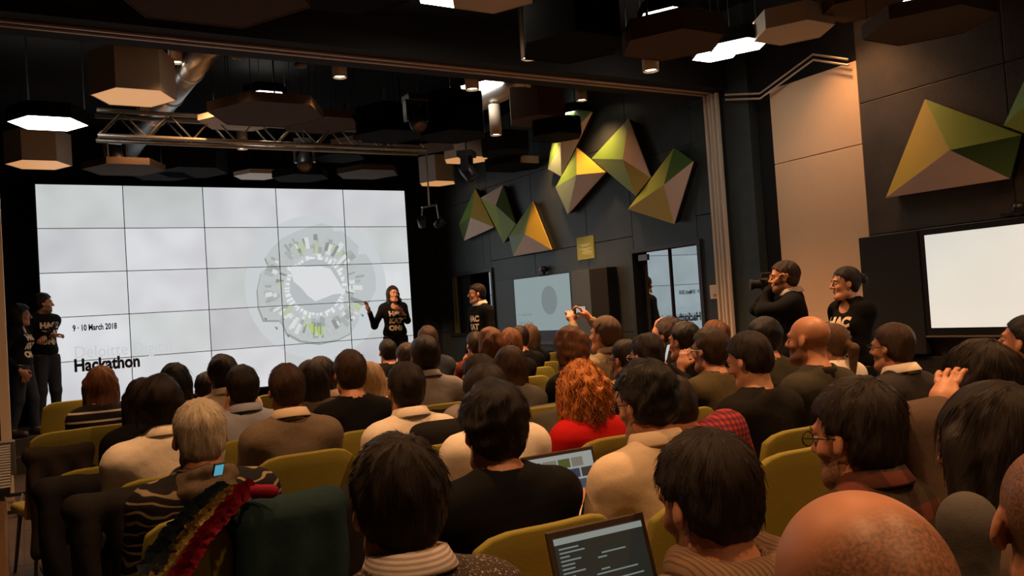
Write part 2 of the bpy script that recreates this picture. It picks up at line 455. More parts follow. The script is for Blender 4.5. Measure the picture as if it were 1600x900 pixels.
wA = wl(183, 512)[0] - wl(114, 516)[0]
put_text('slide_text', '9 · 10 March 2018',   .115, on_wall(113.5, 517.5), M_ink, vw, .0035, wA)
wH = wl(218, 570)[0] - wl(116, 580)[0]
put_text('slide_text', 'Hackathon', .235, on_wall(115.5, 580.5), M_ink, vw, .009, wH)
put_text('slide_text', 'Deloitte Digital', .235, on_wall(115.5, 560), M_ink2, vw, .0, wH * 1.5)

# ================================================================== RIGHT WALL FITTINGS
M_frame = plain('dark door frame', (.06, .055, .05), .35, metal=.5)
def mirror_glass():
    m, N, L, P = nmat('dark door glass')
    P.inputs['Base Color'].default_value = (.42, .50, .52, 1); P.inputs['Metallic'].default_value = 1.0; P.inputs['Roughness'].default_value = .02
    return m
M_glass = mirror_glass()
GROT = math.radians(.35)
def door(name, ya, yb, z0, z1, mull, label_parts=None):
    t = struct(empty(name, (XW, yb, z0)))
    Wd = ya - yb; Hd = z1 - z0; f = .05
    for lo, hi in (((-.03, -f, 0), (.12, 0, Hd + f)), ((-.03, Wd, 0), (.12, Wd + f, Hd + f)), ((-.03, 0, Hd), (.12, Wd, Hd + f))):
        MB().b2(lo, hi).build('door_frame', M_frame, t)
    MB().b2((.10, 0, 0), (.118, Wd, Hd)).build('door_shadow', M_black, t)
    gy = Wd * mull
    gp = MB().b2((.02, 0.01, 0), (.035, gy, Hd - .01)).build('glass_pane', M_glass, t); gp.rotation_euler = (0, 0, GROT)
    return t, Wd, Hd, gy
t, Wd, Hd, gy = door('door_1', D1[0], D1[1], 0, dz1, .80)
ym = (D1[0] - D1[1]) - (D1[0] - at_x(1048, 440, XW).y)
MB().b2((.0, ym - .012, 0), (.02, ym + .012, Hd - .01)).build('mullion', M_black, t)
MB().b2((-.004, gy - .02, Hd - .10), (.04, gy + .14, Hd - .03)).build('door_closer', M_grey, t)
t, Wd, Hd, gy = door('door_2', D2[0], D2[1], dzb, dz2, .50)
MB().b2((-.03, -.05, -.05), (.12, Wd + .05, 0)).build('door_sill', M_frame, t)
for k in (.93, .86): MB().b2((.0, Wd * k - .02, 0), (.03, Wd * k + .02, Hd)).build('curtain_strip', plain('gold strip', (.35, .28, .12), .4, metal=.6), t)
# yellow poster
p1, p2_ = at_x(902, 372, XW), at_x(930, 403, XW)
po = empty('wall_poster', (XW, p2_.y, p2_.z)); hh = p1.z - p2_.z; ww = p1.y - p2_.y
tag(po, 'small square yellow-green notice with pale lettering on the dark steel wall below the sculptures', 'poster')
MB().b2((-.015, 0, 0), (0, ww, hh)).build('board', plain('poster yellow', (.42, .46, .10), .6), po)
pm = plain('poster print', (.72, .78, .45), .6)
for zz, a, b in ((.62, .2, .8), (.56, .3, .7), (.44, .15, .85), (.38, .35, .65)): MB().b2((-.017, ww * a, hh * zz), (-.0145, ww * b, hh * zz + .014)).build('print_line', pm, po)
Rm = Matrix(((0, 0, -1, 0), (-1, 0, 0, 0), (0, 1, 0, 0), (0, 0, 0, 1)))   # text reading towards -y on a wall facing -x
put_text('print', '+WIFI', .085, Matrix.Translation((-.0165, ww * .72, hh * .17)) @ Rm, pm, po, .001)
# wall switch
q = at_x(1119, 456, XW)
ws = empty('wall_switch', (XW, q.y, q.z)); tag(ws, 'white square switch plate beside the tan partition posts', 'switch')
MB().b2((-.02, -.075, -.075), (0, .075, .075)).build('plate', plain('switch white', (.7, .6, .5), .4), ws, bevel=.006)
MB().b2((-.024, -.02, -.05), (-.019, .02, -.02)).build('button', plain('switch red', (.5, .2, .12), .4), ws)
# small whiteboard screen cabinet
y1, y0 = at_x(780, 470, XW).y, at_x(937, 470, XW).y
zt, zb = at_x(850, 430, XW).z, at_x(850, 530, XW).z
cb = empty('screen_cabinet', (XW, y0, 0)); tag(cb, 'grey wall cabinet with a dim wide screen showing the slide, left of the glass door', 'cabinet')
W_ = y1 - y0
M_cab = plain('cabinet grey', (.09, .105, .11), .5)
ya, yb = at_x(809, 470, XW).y - y0, at_x(896, 470, XW).y - y0
MB().b2((-.04, ya + .03, zb), (0, W_, zt)).build('side_panel', M_cab, cb, bevel=.004)
MB().b2((-.04, 0, zb), (0, yb - .03, zt)).build('side_panel', M_cab, cb, bevel=.004)
MB().b2((-.04, yb - .03, zb - .02), (0, ya + .03, zt)).build('frame', M_blackgloss, cb, bevel=.004)
zs0, zs1 = at_x(855, 516, XW).z, at_x(855, 431, XW).z
MB().b2((-.046, yb, zs0), (-.039, ya, zs1)).build('screen', emit('dim screen', (.36, .46, .47), .62), cb)
M_d2 = emit('dim screen print', (.28, .35, .36), .55)
MB().lathe([(.0, 0), (.20, 0)], 32).build('screen_graphic', M_d2, cb).matrix_local = Matrix.Translation((-.0465, yb + (ya - yb) * .36, zs0 + (zs1 - zs0) * .55)) @ Matrix.Rotation(-PI / 2, 4, 'Y')
put_text('screen_text', '9 · 10 March 2018', .05, Matrix.Translation((-.0467, ya - .08, zs0 + .22)) @ Rm, M_d2, cb)
put_text('screen_text', 'Hackathon', .09, Matrix.Translation((-.0467, ya - .08, zs0 + .09)) @ Rm, M_d2, cb)
MB().b2((-.06, yb - .05, zb - .07), (0, ya + .05, zb - .02)).build('pen_tray', M_cab, cb)
MB().b2((-.02, .0, zb - .75), (0, W_, zb - .08)).build('lower_panel', plain('cabinet teal grey', (.06, .085, .09), .5), cb)
MB().b2((-.035, yb + .55, zb - .25), (-.019, yb + .72, zb - .16)).build('socket', M_black, cb)
# open door leaf at the right of the cabinet
p = at_x(950, 450, XW); yL = at_x(936, 450, XW).y; yR = at_x(966, 450, XW).y
tag(MB().b2((XW - .16, yR, 0), (XW - .001, yL - .02, at_x(950, 418, XW).z)).build('tall_speaker_cabinet', M_black, bevel=.01), 'tall narrow black cabinet between the grey screen cabinet and the glass door', 'cabinet')
# webcam on small screen
wc = empty('webcam', at_x(850, 424, XW - .05)); tag(wc, 'small black conference camera on top of the grey screen cabinet', 'camera')
MB().box((0, 0, -.055), (.06, .16, .02)).build('bracket', M_black, wc)
MB().cyl((0, 0, -.05), (0, 0, 0), .02, 12).build('neck', M_black, wc)
MB().lathe([(0.001, -.045), (.04, -.035), (.055, 0), (.04, .035), (.001, .045)], 16, c=(0, 0, .03)).build('head', M_blackgloss, wc, True)
MB().cyl((-.045, 0, .03), (-.066, 0, .03), .022, 14).build('lens', M_grey, wc)
# big TV at right with black side cabinet
y1, y0 = at_x(1461, 440, XW).y, at_x(1461, 440, XW).y - 1.65
z1, z0 = at_x(1470, 366, XW).z, at_x(1480, 511, XW).z
tv = empty('wide_display', (XW, y0, z0)); tag(tv, 'large bright blank display on the dark wall at the far right', 'screen')
MB().b2((-.09, -.06, -.055), (-.0, y1 - y0 + .05, z1 - z0 + .055)).build('frame', M_blackgloss, tv, bevel=.006)
def tvm():
    m, N, L, P = nmat('bright display')
    tc = N.new('ShaderNodeTexCoord'); nz = N.new('ShaderNodeTexNoise'); nz.inputs['Scale'].default_value = 2.5; nz.inputs['Detail'].default_value = 2
    L.new(tc.outputs['Object'], nz.inputs['Vector'])
    mx = N.new('ShaderNodeMix'); mx.data_type = 'RGBA'; mx.inputs[6].default_value = (.62, .72, .66, 1); mx.inputs[7].default_value = (.80, .84, .80, 1)
    L.new(nz.outputs[0], mx.inputs[0]); L.new(mx.outputs[2], P.inputs['Emission Color']); P.inputs['Emission Strength'].default_value = .72
    return m
MB().b2((-.095, 0, 0), (-.088, y1 - y0, z1 - z0)).build('screen', tvm(), tv)
MB().b2((-.10, -.06, -.075), (-.0, y1 - y0 + .05, -.06)).build('bottom_strip', plain('dull strip', (.16, .13, .11), .4), tv)
ya, yb = at_x(1358, 440, XW).y, y1 + .055
zt = at_x(1360, 371, XW).z; 
bc = empty('black_side_cabinet', (XW, yb, 0)); tag(bc, 'plain black wall cabinet just left of the large bright display', 'cabinet')
MB().b2((-.10, 0, zt - 1.0), (0, ya - yb, zt)).build('door_panel', M_black, bc, bevel=.005)
MB().b2((-.06, -2.0, .1), (0, ya - yb, zt - 1.02)).build('lower_panel', M_black, bc, bevel=.005)
vc = empty('display_camera', at_x(1592, 326, XW - .06)); tag(vc, 'black camera bar above the large display at the right edge', 'camera')
MB().b2((-.03, -.1, -.045), (.05, .12, -.02)).build('shelf', M_black, vc)
MB().lathe([(0.001, -.06), (.04, -.045), (.055, 0), (.04, .045), (.001, .055)], 16).build('head', M_blackgloss, vc, True)

# ================================================================== WALL SCULPTURES
C_ = dict(g=(.18, .34, .05), dg=(.085, .17, .035), yg=(.38, .46, .05), lg=(.30, .44, .10), o=(.72, .50, .05), p=(.92, .68, .54), s=(.32, .44, .30), ps=(.30, .40, .32), y=(.52, .36, .03))
FM = {k: plain('facet ' + k, v, .55, vary=.06, scale=6) for k, v in C_.items()}
M_side = plain('sculpture edge', (.55, .5, .35), .6)
SC_ = [
 ('faceted wall sculpture with dark green corner, ochre and peach, nearest the tan posts', [(1053, 231), (1083, 252), (1053, 350), (981, 327)], (1037, 289), ['dg', 'p', 'o', 'yg']),
 ('tall faceted wall sculpture, green, peach and ochre, top centre of its group', [(982, 185), (1016, 277), (993, 306), (924, 248)], (973, 249), ['p', 'o', 'lg', 'g']),
 ('faceted wall sculpture with green, ochre, peach and sage facets below the long narrow one', [(901, 231), (946, 269), (887, 335), (868, 293)], (901, 273), ['o', 'p', 's', 'g']),
 ('long narrow dark green wall sculpture with one pale facet, partly hidden by a black hexagon', [(925, 175), (877, 276), (856, 264), (866, 197), (893, 168)], (876, 224), ['p', 's', 'dg', 'g', 'g']),
 ('small triangular wall sculpture with ochre and peach facets above the grey screen cabinet', [(832, 314), (862, 390), (802, 400), (795, 369)], (820, 366), ['o', 'p', 's', 'lg']),
 ('leaf-shaped wall sculpture with peach top and green facets, middle one of the far three', [(786, 289), (806, 350), (787, 380), (751, 309)], (774.5, 321), ['dg', 'lg', 'yg', 'p']),
 ('farthest wall sculpture, yellow and green with a peach base, nearest the video wall', [(742.5, 294), (772, 355), (725, 376), (717, 351)], (735, 340), ['o', 'p', 'dg', 'g']),
 ('very large faceted wall sculpture in ochre, green and orange above the bright display', [(1445, 155), (1596, 211), (1578, 279), (1384, 309)], (1484, 234.5), ['yg', 'dg', 'p', 'y']),
 ('green wall sculpture cut off by the right edge, beyond the very large one', [(1640, 40), (1690, 190), (1640, 222), (1568, 196)], (1618, 150), ['lg', 'dg', 'yg', 'g']),
]
for lab, pts, inn, cols in SC_:
    big = 1.0 if pts[0][0] < 1300 else 1.2
    base = [at_x(px, py, XW - .10) for px, py in pts]
    ap = at_x(inn[0], inn[1], XW - .10 - .10 * big)
    c = sum(base, Vector()) / len(base)
    o = empty('wall_sculpture', (XW, c.y, c.z)); tag(o, lab, 'sculpture', 'faceted sculptures on the right wall')
    L0 = Vector((XW, c.y, c.z)); n = len(base)
    m = MB(); k = .97
    vs = [b - L0 for b in base] + [Vector((-.0, (b.y - c.y) * .93, (b.z - c.z) * .93)) for b in base]
    m.add(vs, [tuple(range(n, 2 * n))] + [(i, (i + 1) % n, n + (i + 1) % n, n + i) for i in range(n)])
    m.build('shadow_gap_backing', M_black, o)  # black colour stands in for the shadow gap around the facets
    for i in range(n):
        a, b = base[i] - L0, base[(i + 1) % n] - L0; t_ = ap - L0; e = Vector((.012, 0, 0))
        MB().add([a, b, t_, a + e, b + e, t_ + e], [(0, 1, 2), (5, 4, 3), (0, 3, 4, 1), (1, 4, 5, 2), (2, 5, 3, 0)]).build('facet', FM[cols[i]], o)

# ================================================================== CEILING: HEXAGONS, LAMPS, DUCTS, TRUSS
M_hw = plain('hexagon white', (.62, .54, .44), .7)
M_hb = plain('hexagon brown felt', (.075, .045, .024), .95, vary=.15, scale=20)
M_hk = plain('hexagon black felt', (.006, .0055, .005), .95, spec=.1)
M_glow = emit('hexagon light', (1.0, .90, .78), HEX_E)
M_dim = emit('hexagon warm underside', (1.0, .46, .17), .62)  # warm emission set on the undersides of the white boxes
M_rod = plain('black rod', (.015, .015, .015), .5)
hexmesh = {}
def hexa(px, py, h, side, height, kind, label, rot=0.0):
    p = at_z(px, py, 1.5 + h)
    o = empty('ceiling_hexagon' if kind != 'glow' else 'hexagon_light', p, rot)
    tag(o, label, 'ceiling panel' if kind != 'glow' else 'light', 'hexagons under the ceiling')
    key = (side, height, kind)
    P6 = [(side * math.cos(k * PI / 3), side * math.sin(k * PI / 3)) for k in range(6)]
    side_m = {'white': M_hw, 'brown': M_hb, 'black': M_hk, 'glow': M_hk, 'dim': M_hw}[kind]
    if key not in hexmesh:
        parts = []
        sh = MB()
        n = 6; q6 = [(x * .975, y * .975) for x, y in P6]
        sh.add([(x, y, 0) for x, y in P6] + [(x, y, height) for x, y in P6] + [(x, y, 0) for x, y in q6] + [(x, y, height) for x, y in q6],
               [(i, (i + 1) % n, n + (i + 1) % n, n + i) for i in range(n)] + [(2 * n + (i + 1) % n, 2 * n + i, 3 * n + i, 3 * n + (i + 1) % n) for i in range(n)] + [(i, 2 * n + i, 2 * n + (i + 1) % n, (i + 1) % n) for i in range(n)] + [(n + (i + 1) % n, 3 * n + (i + 1) % n, 3 * n + i, n + i) for i in range(n)])
        parts.append(sh.build('shell', side_m, o))
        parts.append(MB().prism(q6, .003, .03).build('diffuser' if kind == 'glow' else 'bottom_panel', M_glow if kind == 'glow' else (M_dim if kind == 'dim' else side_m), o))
        hexmesh[key] = parts
    else:
        for a in hexmesh[key]:
            c = a.copy(); COL.objects.link(c); c.parent = o
    for k in (0, 2, 4):
        MB().tube([(P6[k][0] * .9, P6[k][1] * .9, .02), (P6[k][0] * .9, P6[k][1] * .9, ZC - p.z)], .004, 4).build('hanging_wire', M_rod, o)
    return o
S4 = .353
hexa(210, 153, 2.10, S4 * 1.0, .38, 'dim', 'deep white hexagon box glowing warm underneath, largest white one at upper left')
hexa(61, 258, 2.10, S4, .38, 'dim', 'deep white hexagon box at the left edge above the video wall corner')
hexa(76, 193.5, 2.05, S4 * .98, .14, 'glow', 'glowing hexagon light panel at the left, below the large white box')
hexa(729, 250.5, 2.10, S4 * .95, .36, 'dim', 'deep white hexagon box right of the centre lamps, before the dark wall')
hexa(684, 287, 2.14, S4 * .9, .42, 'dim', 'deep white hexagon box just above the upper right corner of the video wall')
hexa(1240, 52, 2.14, S4 * .92, .16, 'white', 'shallow white hexagon panel at upper right near the top edge')
hexa(1155, 73, 2.16, S4 * .72, .12, 'glow', 'bright hexagon light panel at upper right beside the brown hexagon')
hexa(1118, 87, 2.17, S4 * .62, .12, 'glow', 'smaller bright hexagon light touching the bright one at upper right')
hexa(760, 138, 2.62, S4 * .98, .12, 'glow', 'bright hexagon light behind a white cylinder lamp at upper centre')
hexa(898, 177, 2.52, S4 * .40, .12, 'glow', 'small bright hexagon light above the long dark green sculpture')
hexa(402, 276, 2.20, S4 * .95, .06, 'white', 'thin white hexagon panel low over the middle of the video wall')
hexa(375, 192, 2.16, S4 * 1.2, .06, 'white', 'white hexagon panel half hidden behind the brown one above the truss')
hexa(418, 180, 2.06, S4 * 1.6, .09, 'brown', 'wide brown hexagon panel above the truss, left of centre')
hexa(415, 150, 2.6, S4 * .7, .1, 'glow', 'hexagon light showing only a thin bright sliver over the brown panel')
hexa(1050, 72, 1.96, S4 * 1.15, .16, 'brown', 'large brown hexagon panel at top right beside the bright lights')
hexa(1042, 27, 2.45, S4 * .75, .1, 'glow', 'hexagon light peeping over the large brown panel at top right')
hexa(893, 76, 1.96, S4 * 1.15, .5, 'black', 'deep black hexagon box at the top, right of centre')
hexa(330, -8, 2.05, S4 * 1.75, .1, 'brown', 'large brown hexagon panel cut by the top edge, upper left')
hexa(30, 0, 2.2, S4 * 1.4, .2, 'black', 'black hexagon panel in the top left corner')
hexa(540, -12, 2.15, S4 * 1.3, .3, 'black', 'black hexagon box cut by the top edge over the centre')
hexa(725, -14, 2.3, S4 * 1.1, .1, 'glow', 'hexagon light at the top edge, a thin bright sliver in view')
hexa(770, -4, 2.15, S4 * .9, .1, 'white', 'pale hexagon panel cut by the top edge right of centre')
hexa(1450, 42, 1.80, S4 * 1.22, .10, 'brown', 'large brown hexagon panel at the top right corner')
hexa(1440, 8, 2.3, S4 * .8, .1, 'glow', 'hexagon light at the top right, a long bright sliver over the brown panel')
hexa(1345, 15, 2.2, S4 * .9, .4, 'brown', 'brown hexagon box at top right behind the large panel')
hexa(1480, -75, 2.15, S4 * 1.3, .3, 'black', 'black hexagon box above the top right corner')
farh = [(195, 266, 1.3, 'brown', .08), (300, 270, 1.3, 'black', .3), (575, 273, 1.35, 'brown', .08), (470, 279, 1.1, 'black', .1), (655, 231, 1.35, 'brown', .09), (560, 228, 1.0, 'brown', .06), (610, 214, 1.1, 'black', .3), (650, 218, .9, 'black', .3), (500, 196, 1.3, 'brown', .08),
        (710, 214, 1.1, 'black', .45), (790, 240, 1.0, 'black', .25), (840, 190, 1.0, 'brown', .35), (870, 215, .9, 'black', .2), (255, 276, 1.1, 'black', .2), (530, 248, 1.0, 'black', .2), (800, 262, 1.2, 'black', .1)]
for i, (px, py, k, kd, hh) in enumerate(farh):
    where = 'over the left part of the video wall' if px < 320 else ('over the right part of the video wall' if px < 640 else 'near the dark right wall')
    hexa(px, py, 1.98 + (i % 3) * .09, S4 * k, hh, kd, ['brown', 'black'][kd == 'black'] + ' felt hexagon ' + where + ', number ' + ['one', 'two', 'three', 'four', 'five', 'six', 'seven', 'eight', 'nine', 'ten', 'eleven', 'twelve', 'thirteen', 'fourteen', 'fifteen', 'sixteen', 'seventeen'][sorted(range(len(farh)), key=lambda q: farh[q][0]).index(i)] + ' from the left')
# cylinder lamps
M_lamp = emit('lamp glow', (1.0, .80, .55), 14.0)
M_lw = plain('lamp white', (.55, .45, .35), .5)
def pend(loc, L_, label, lit=True, power=1.0, seen=True):
    o = empty('cylinder_lamp', loc); tag(o, label, 'lamp', 'white cylinder lamps')
    r = .068
    MB().lathe([(r * .86, .012), (r * .9, 0), (r, 0), (r, L_), (.001, L_)], 24).build('housing', M_lw, o, True)
    MB().lathe([(.001, .016), (r * .80, .016)], 20).build('bulb', M_lamp, o)
    MB().lathe([(r * .80, .014), (r * .97, -.004), (r * .80, .03)], 20).build('reflector_ring', plain('lamp ring', (.08, .06, .05), .4), o)
    MB().cyl((0, 0, L_), (0, 0, ZC - loc[2]), .012, 8).build('stem', M_rod, o)
    li = bpy.data.lights.new('spot', 'SPOT'); li.energy = SPOT_W * power; li.color = WARM; li.spot_size = math.radians(112); li.spot_blend = .9; li.shadow_soft_size = .05
    lo = bpy.data.objects.new('spot', li); COL.objects.link(lo); lo.parent = o; lo.location = (0, 0, -.01)
    return o
def lamp_px(px, py, dd, L_, label, power=1.0): pend(at_d(px, py, dd), L_, label, power=power)
def lamp_xw(px, py, X, L_, label, power=1.0): pend(at_x(px, py, X), L_, label, power=power * .45)
lamp_px(607, 66, 6.9, .34, 'white cylinder lamp at top centre hanging in front of the ceiling rail')
lamp_px(531, 121, 7.9, .20, 'white cylinder lamp just below the rail, left of the top centre one')
lamp_px(275, 98, 8.1, .22, 'white cylinder lamp touching the large white hexagon box')
lamp_px(224, 178, 9.7, .22, 'white cylinder lamp under the large white hexagon box')
lamp_px(379, 233, 10.7, .22, 'small white cylinder lamp under the truss', 1.5)
lamp_px(543, 241, 11.3, .2, 'small white cylinder lamp high over the middle of the video wall', 2.2)
lamp_px(1017, 111, 6.9, .2, 'white cylinder lamp under the large brown hexagon at top right')
lamp_xw(909, 157, 6.02, .18, 'white cylinder lamp beside the tops of the green sculptures')
lamp_px(775, 211, 9.9, .36, 'long white cylinder lamp left of the green sculptures')
lamp_px(827, 92, 7.0, .42, 'long white cylinder lamp beside the deep black hexagon box')
lamp_px(738, 140, 8.1, .2, 'white cylinder lamp in front of the bright hexagon light')
lamp_px(325, 36, 7.0, .1, 'recessed lamp glowing at the edge of the large brown hexagon at upper left', .6)
lamp_xw(1291, 3, 5.95, .2, 'white cylinder lamp at the top edge, upper right', .6)
lamp_xw(845, 203, 6.05, .12, 'small far lamp between the black hexagons and the sculptures')
for k, (x, y_) in enumerate(((.4, .9), (2.2, .2), (3.9, .9), (.6, 3.2), (2.6, 2.6), (4.6, 2.6), (.6, 5.4), (.8, -1.3), (3.0, -1.5), (5.2, -.9), (5.6, 1.6))):
    pend((x, y_, 3.85), .2, 'white cylinder lamp over the audience, ' + ('near the left aisle', 'over the middle seats', 'right of the middle', 'by the right wall')[0 if x < 1.5 else (1 if x < 3.2 else 2 if x < 4.5 else 3)] + (', behind the camera' if y_ < 0 else ', above the rear rows' if y_ < 2 else ', above the middle rows' if y_ < 4 else ', above the front rows'), power=.55 if y_ < 2 else .9)
# ducts
M_duct = plain('silver duct', (.55, .55, .55), .35, metal=.85, bump=.3, scale=25)
def duct(pa, pb, z, r, lab):
    a, b = at_z(*pa, z), at_z(*pb, z)
    o = empty('air_duct', a); tag(o, lab, 'duct')
    d = b - a; n = int(d.length / 1.2) + 1
    MB().tube([(0, 0, 0), d], r, 24).build('tube', M_duct, o, True)
    for i in range(n + 1):
        c = d * (i / n); u_ = d.normalized() * .025
        MB().tube([c - u_, c + u_], r + .012, 24).build('clamp_ring', M_duct, o, True)
duct((335, 62), (205, 232), 4.12, .12, 'silver air duct crossing diagonally behind the large white hexagon box')
duct((830, 118), (640, 205), 4.12, .14, 'silver air duct under the black ceiling behind the bright centre hexagon')
# smoke detectors
for px, py, lab in ((372, 92, 'small white ceiling sensor, left one of two beyond the rail'), (470, 105, 'small white ceiling sensor, right one of two beyond the rail')):
    p = at_z(px, py, 3.9)
    o = empty('ceiling_sensor', p); tag(o, lab, 'sensor'); MB().lathe([(.001, 0), (.055, .004), (.06, .03), (.001, .04)], 20).build('body', plain('sensor', (.2, .19, .17), .5), o, True); MB().cyl((0, 0, .03), (0, 0, ZC - 3.9), .008, 6).build('conduit', M_rod, o)
# truss
M_tr = plain('truss aluminium', (.45, .40, .34), .4, metal=.7)
tr_y = 9.2
A = at_y(150, 186, tr_y); B = at_y(485, 226, tr_y)
tz = at_y(330, 205, tr_y).z
tr = empty('lighting_truss', (A.x, tr_y, tz)); tag(tr, 'aluminium box truss hanging across the ceiling at left above the video wall', 'truss')
Lt = 3.55; s_ = .125
for sy_ in (-1, 1):
    for sz in (-1, 1): MB().tube([(0, sy_ * s_, sz * s_), (Lt, sy_ * s_, sz * s_)], .022, 10).build('chord', M_tr, tr, True)
nb = 16
for sy_ in (-1, 1):
    for i in range(nb):
        a = i * Lt / nb; b = (i + 1) * Lt / nb; e = 1 if i % 2 else -1
        MB().tube([(a, sy_ * s_, e * s_), (b, sy_ * s_, -e * s_)], .009, 6).build('brace', M_tr, tr, True)
for x in (.4, 1.8, 3.3): MB().tube([(x, 0, s_), (x, 0, ZC - tz)], .01, 6).build('hanger', M_rod, tr)
M_mh = plain('moving head black', (.02, .02, .022), .35)
def moving_head(px, py, dd, lab, ang, aim=None):
    p = at_d(px, py, dd); o = empty('stage_spotlight', p, ang); tag(o, lab, 'spotlight', 'black stage spotlights')
    MB().box((0, 0, .17), (.22, .2, .08)).build('base', M_mh, o, bevel=.01)
    for s in (-1, 1): MB().box((s * .11, 0, .04), (.03, .1, .22)).build('yoke_arm', M_mh, o, bevel=.008)
    R = Matrix.Rotation(math.radians(35), 4, 'X')
    h = MB().lathe([(.001, -.12), (.07, -.11), (.09, -.02), (.085, .10), (.075, .13), (.06, .11), (.001, .10)], 20).build('head', M_mh, o, True)
    h.rotation_euler = (math.radians(145), 0, 0); h.location = (0, 0, -.04)
    MB().lathe([(.001, .112), (.062, .115)], 18).build('lens', plain('lens glass', (.1, .1, .12), .08), h)
    MB().cyl((0, 0, .2), (0, 0, ZC - p.z), .012, 6).build('clamp_pole', M_rod, o)
    if aim:
        li = bpy.data.lights.new('added beam', 'SPOT'); li.energy = 420; li.color = (1, .62, .36); li.spot_size = math.radians(22); li.spot_blend = .8; li.shadow_soft_size = .06  # beam added at the fixture to brighten the person it aims at
        lo = bpy.data.objects.new('added_beam', li); COL.objects.link(lo); dr = (Vector(aim) - p).normalized()
        lo.location = p + dr * .22; lo.rotation_euler = dr.to_track_quat('-Z', 'Y').to_euler()
moving_head(181, 240, 10.0, 'black moving stage spotlight below the left end of the truss', .3, (.3, 12.2, 1.7))
moving_head(476, 245, 10.0, 'black moving stage spotlight below the right end of the truss', -.4, (4.95, 11.95, 1.6))
moving_head(40, 320, 11.5, 'black stage spotlight on the dark wall left of the video wall', .8)
moving_head(730, 262, 10.5, 'small black stage spotlight near the right wall above the farthest sculpture', .8)
moving_head(650, 180, 8.6, 'black stage spotlight under the duct in the centre of the ceiling', 0)
# hanging bar with two wire-frame spots
a = at_d(671, 322, 12.2); o = empty('lamp_bar', a, .3); tag(o, 'thin hanging bar with two small dark spotlights by the corner of the video wall', 'lamp bar')
M_wr = plain('bar metal', (.5, .5, .5), .35, metal=.7)
MB().tube([(0, 0, 0), (0, 0, ZC - a.z)], .012, 8).build('rod', M_wr, o)
MB().tube([(-.15, 0, -.03), (.15, 0, .03)], .015, 8).build('cross_bar', M_wr, o)
for s in (-1, 1):
    k = MB().lathe([(.001, -.08), (.05, -.07), (.065, .08), (.055, .085), (.001, .07)], 16).build('spot_can', M_mh, o, True)
    k.location = (s * .17, 0, -.25); k.rotation_euler = (.6, s * .7, 0)
    MB().tube([(s * .14, 0, s * .02), (s * .17, 0, -.2)], .008, 6).build('bracket', M_wr, o)
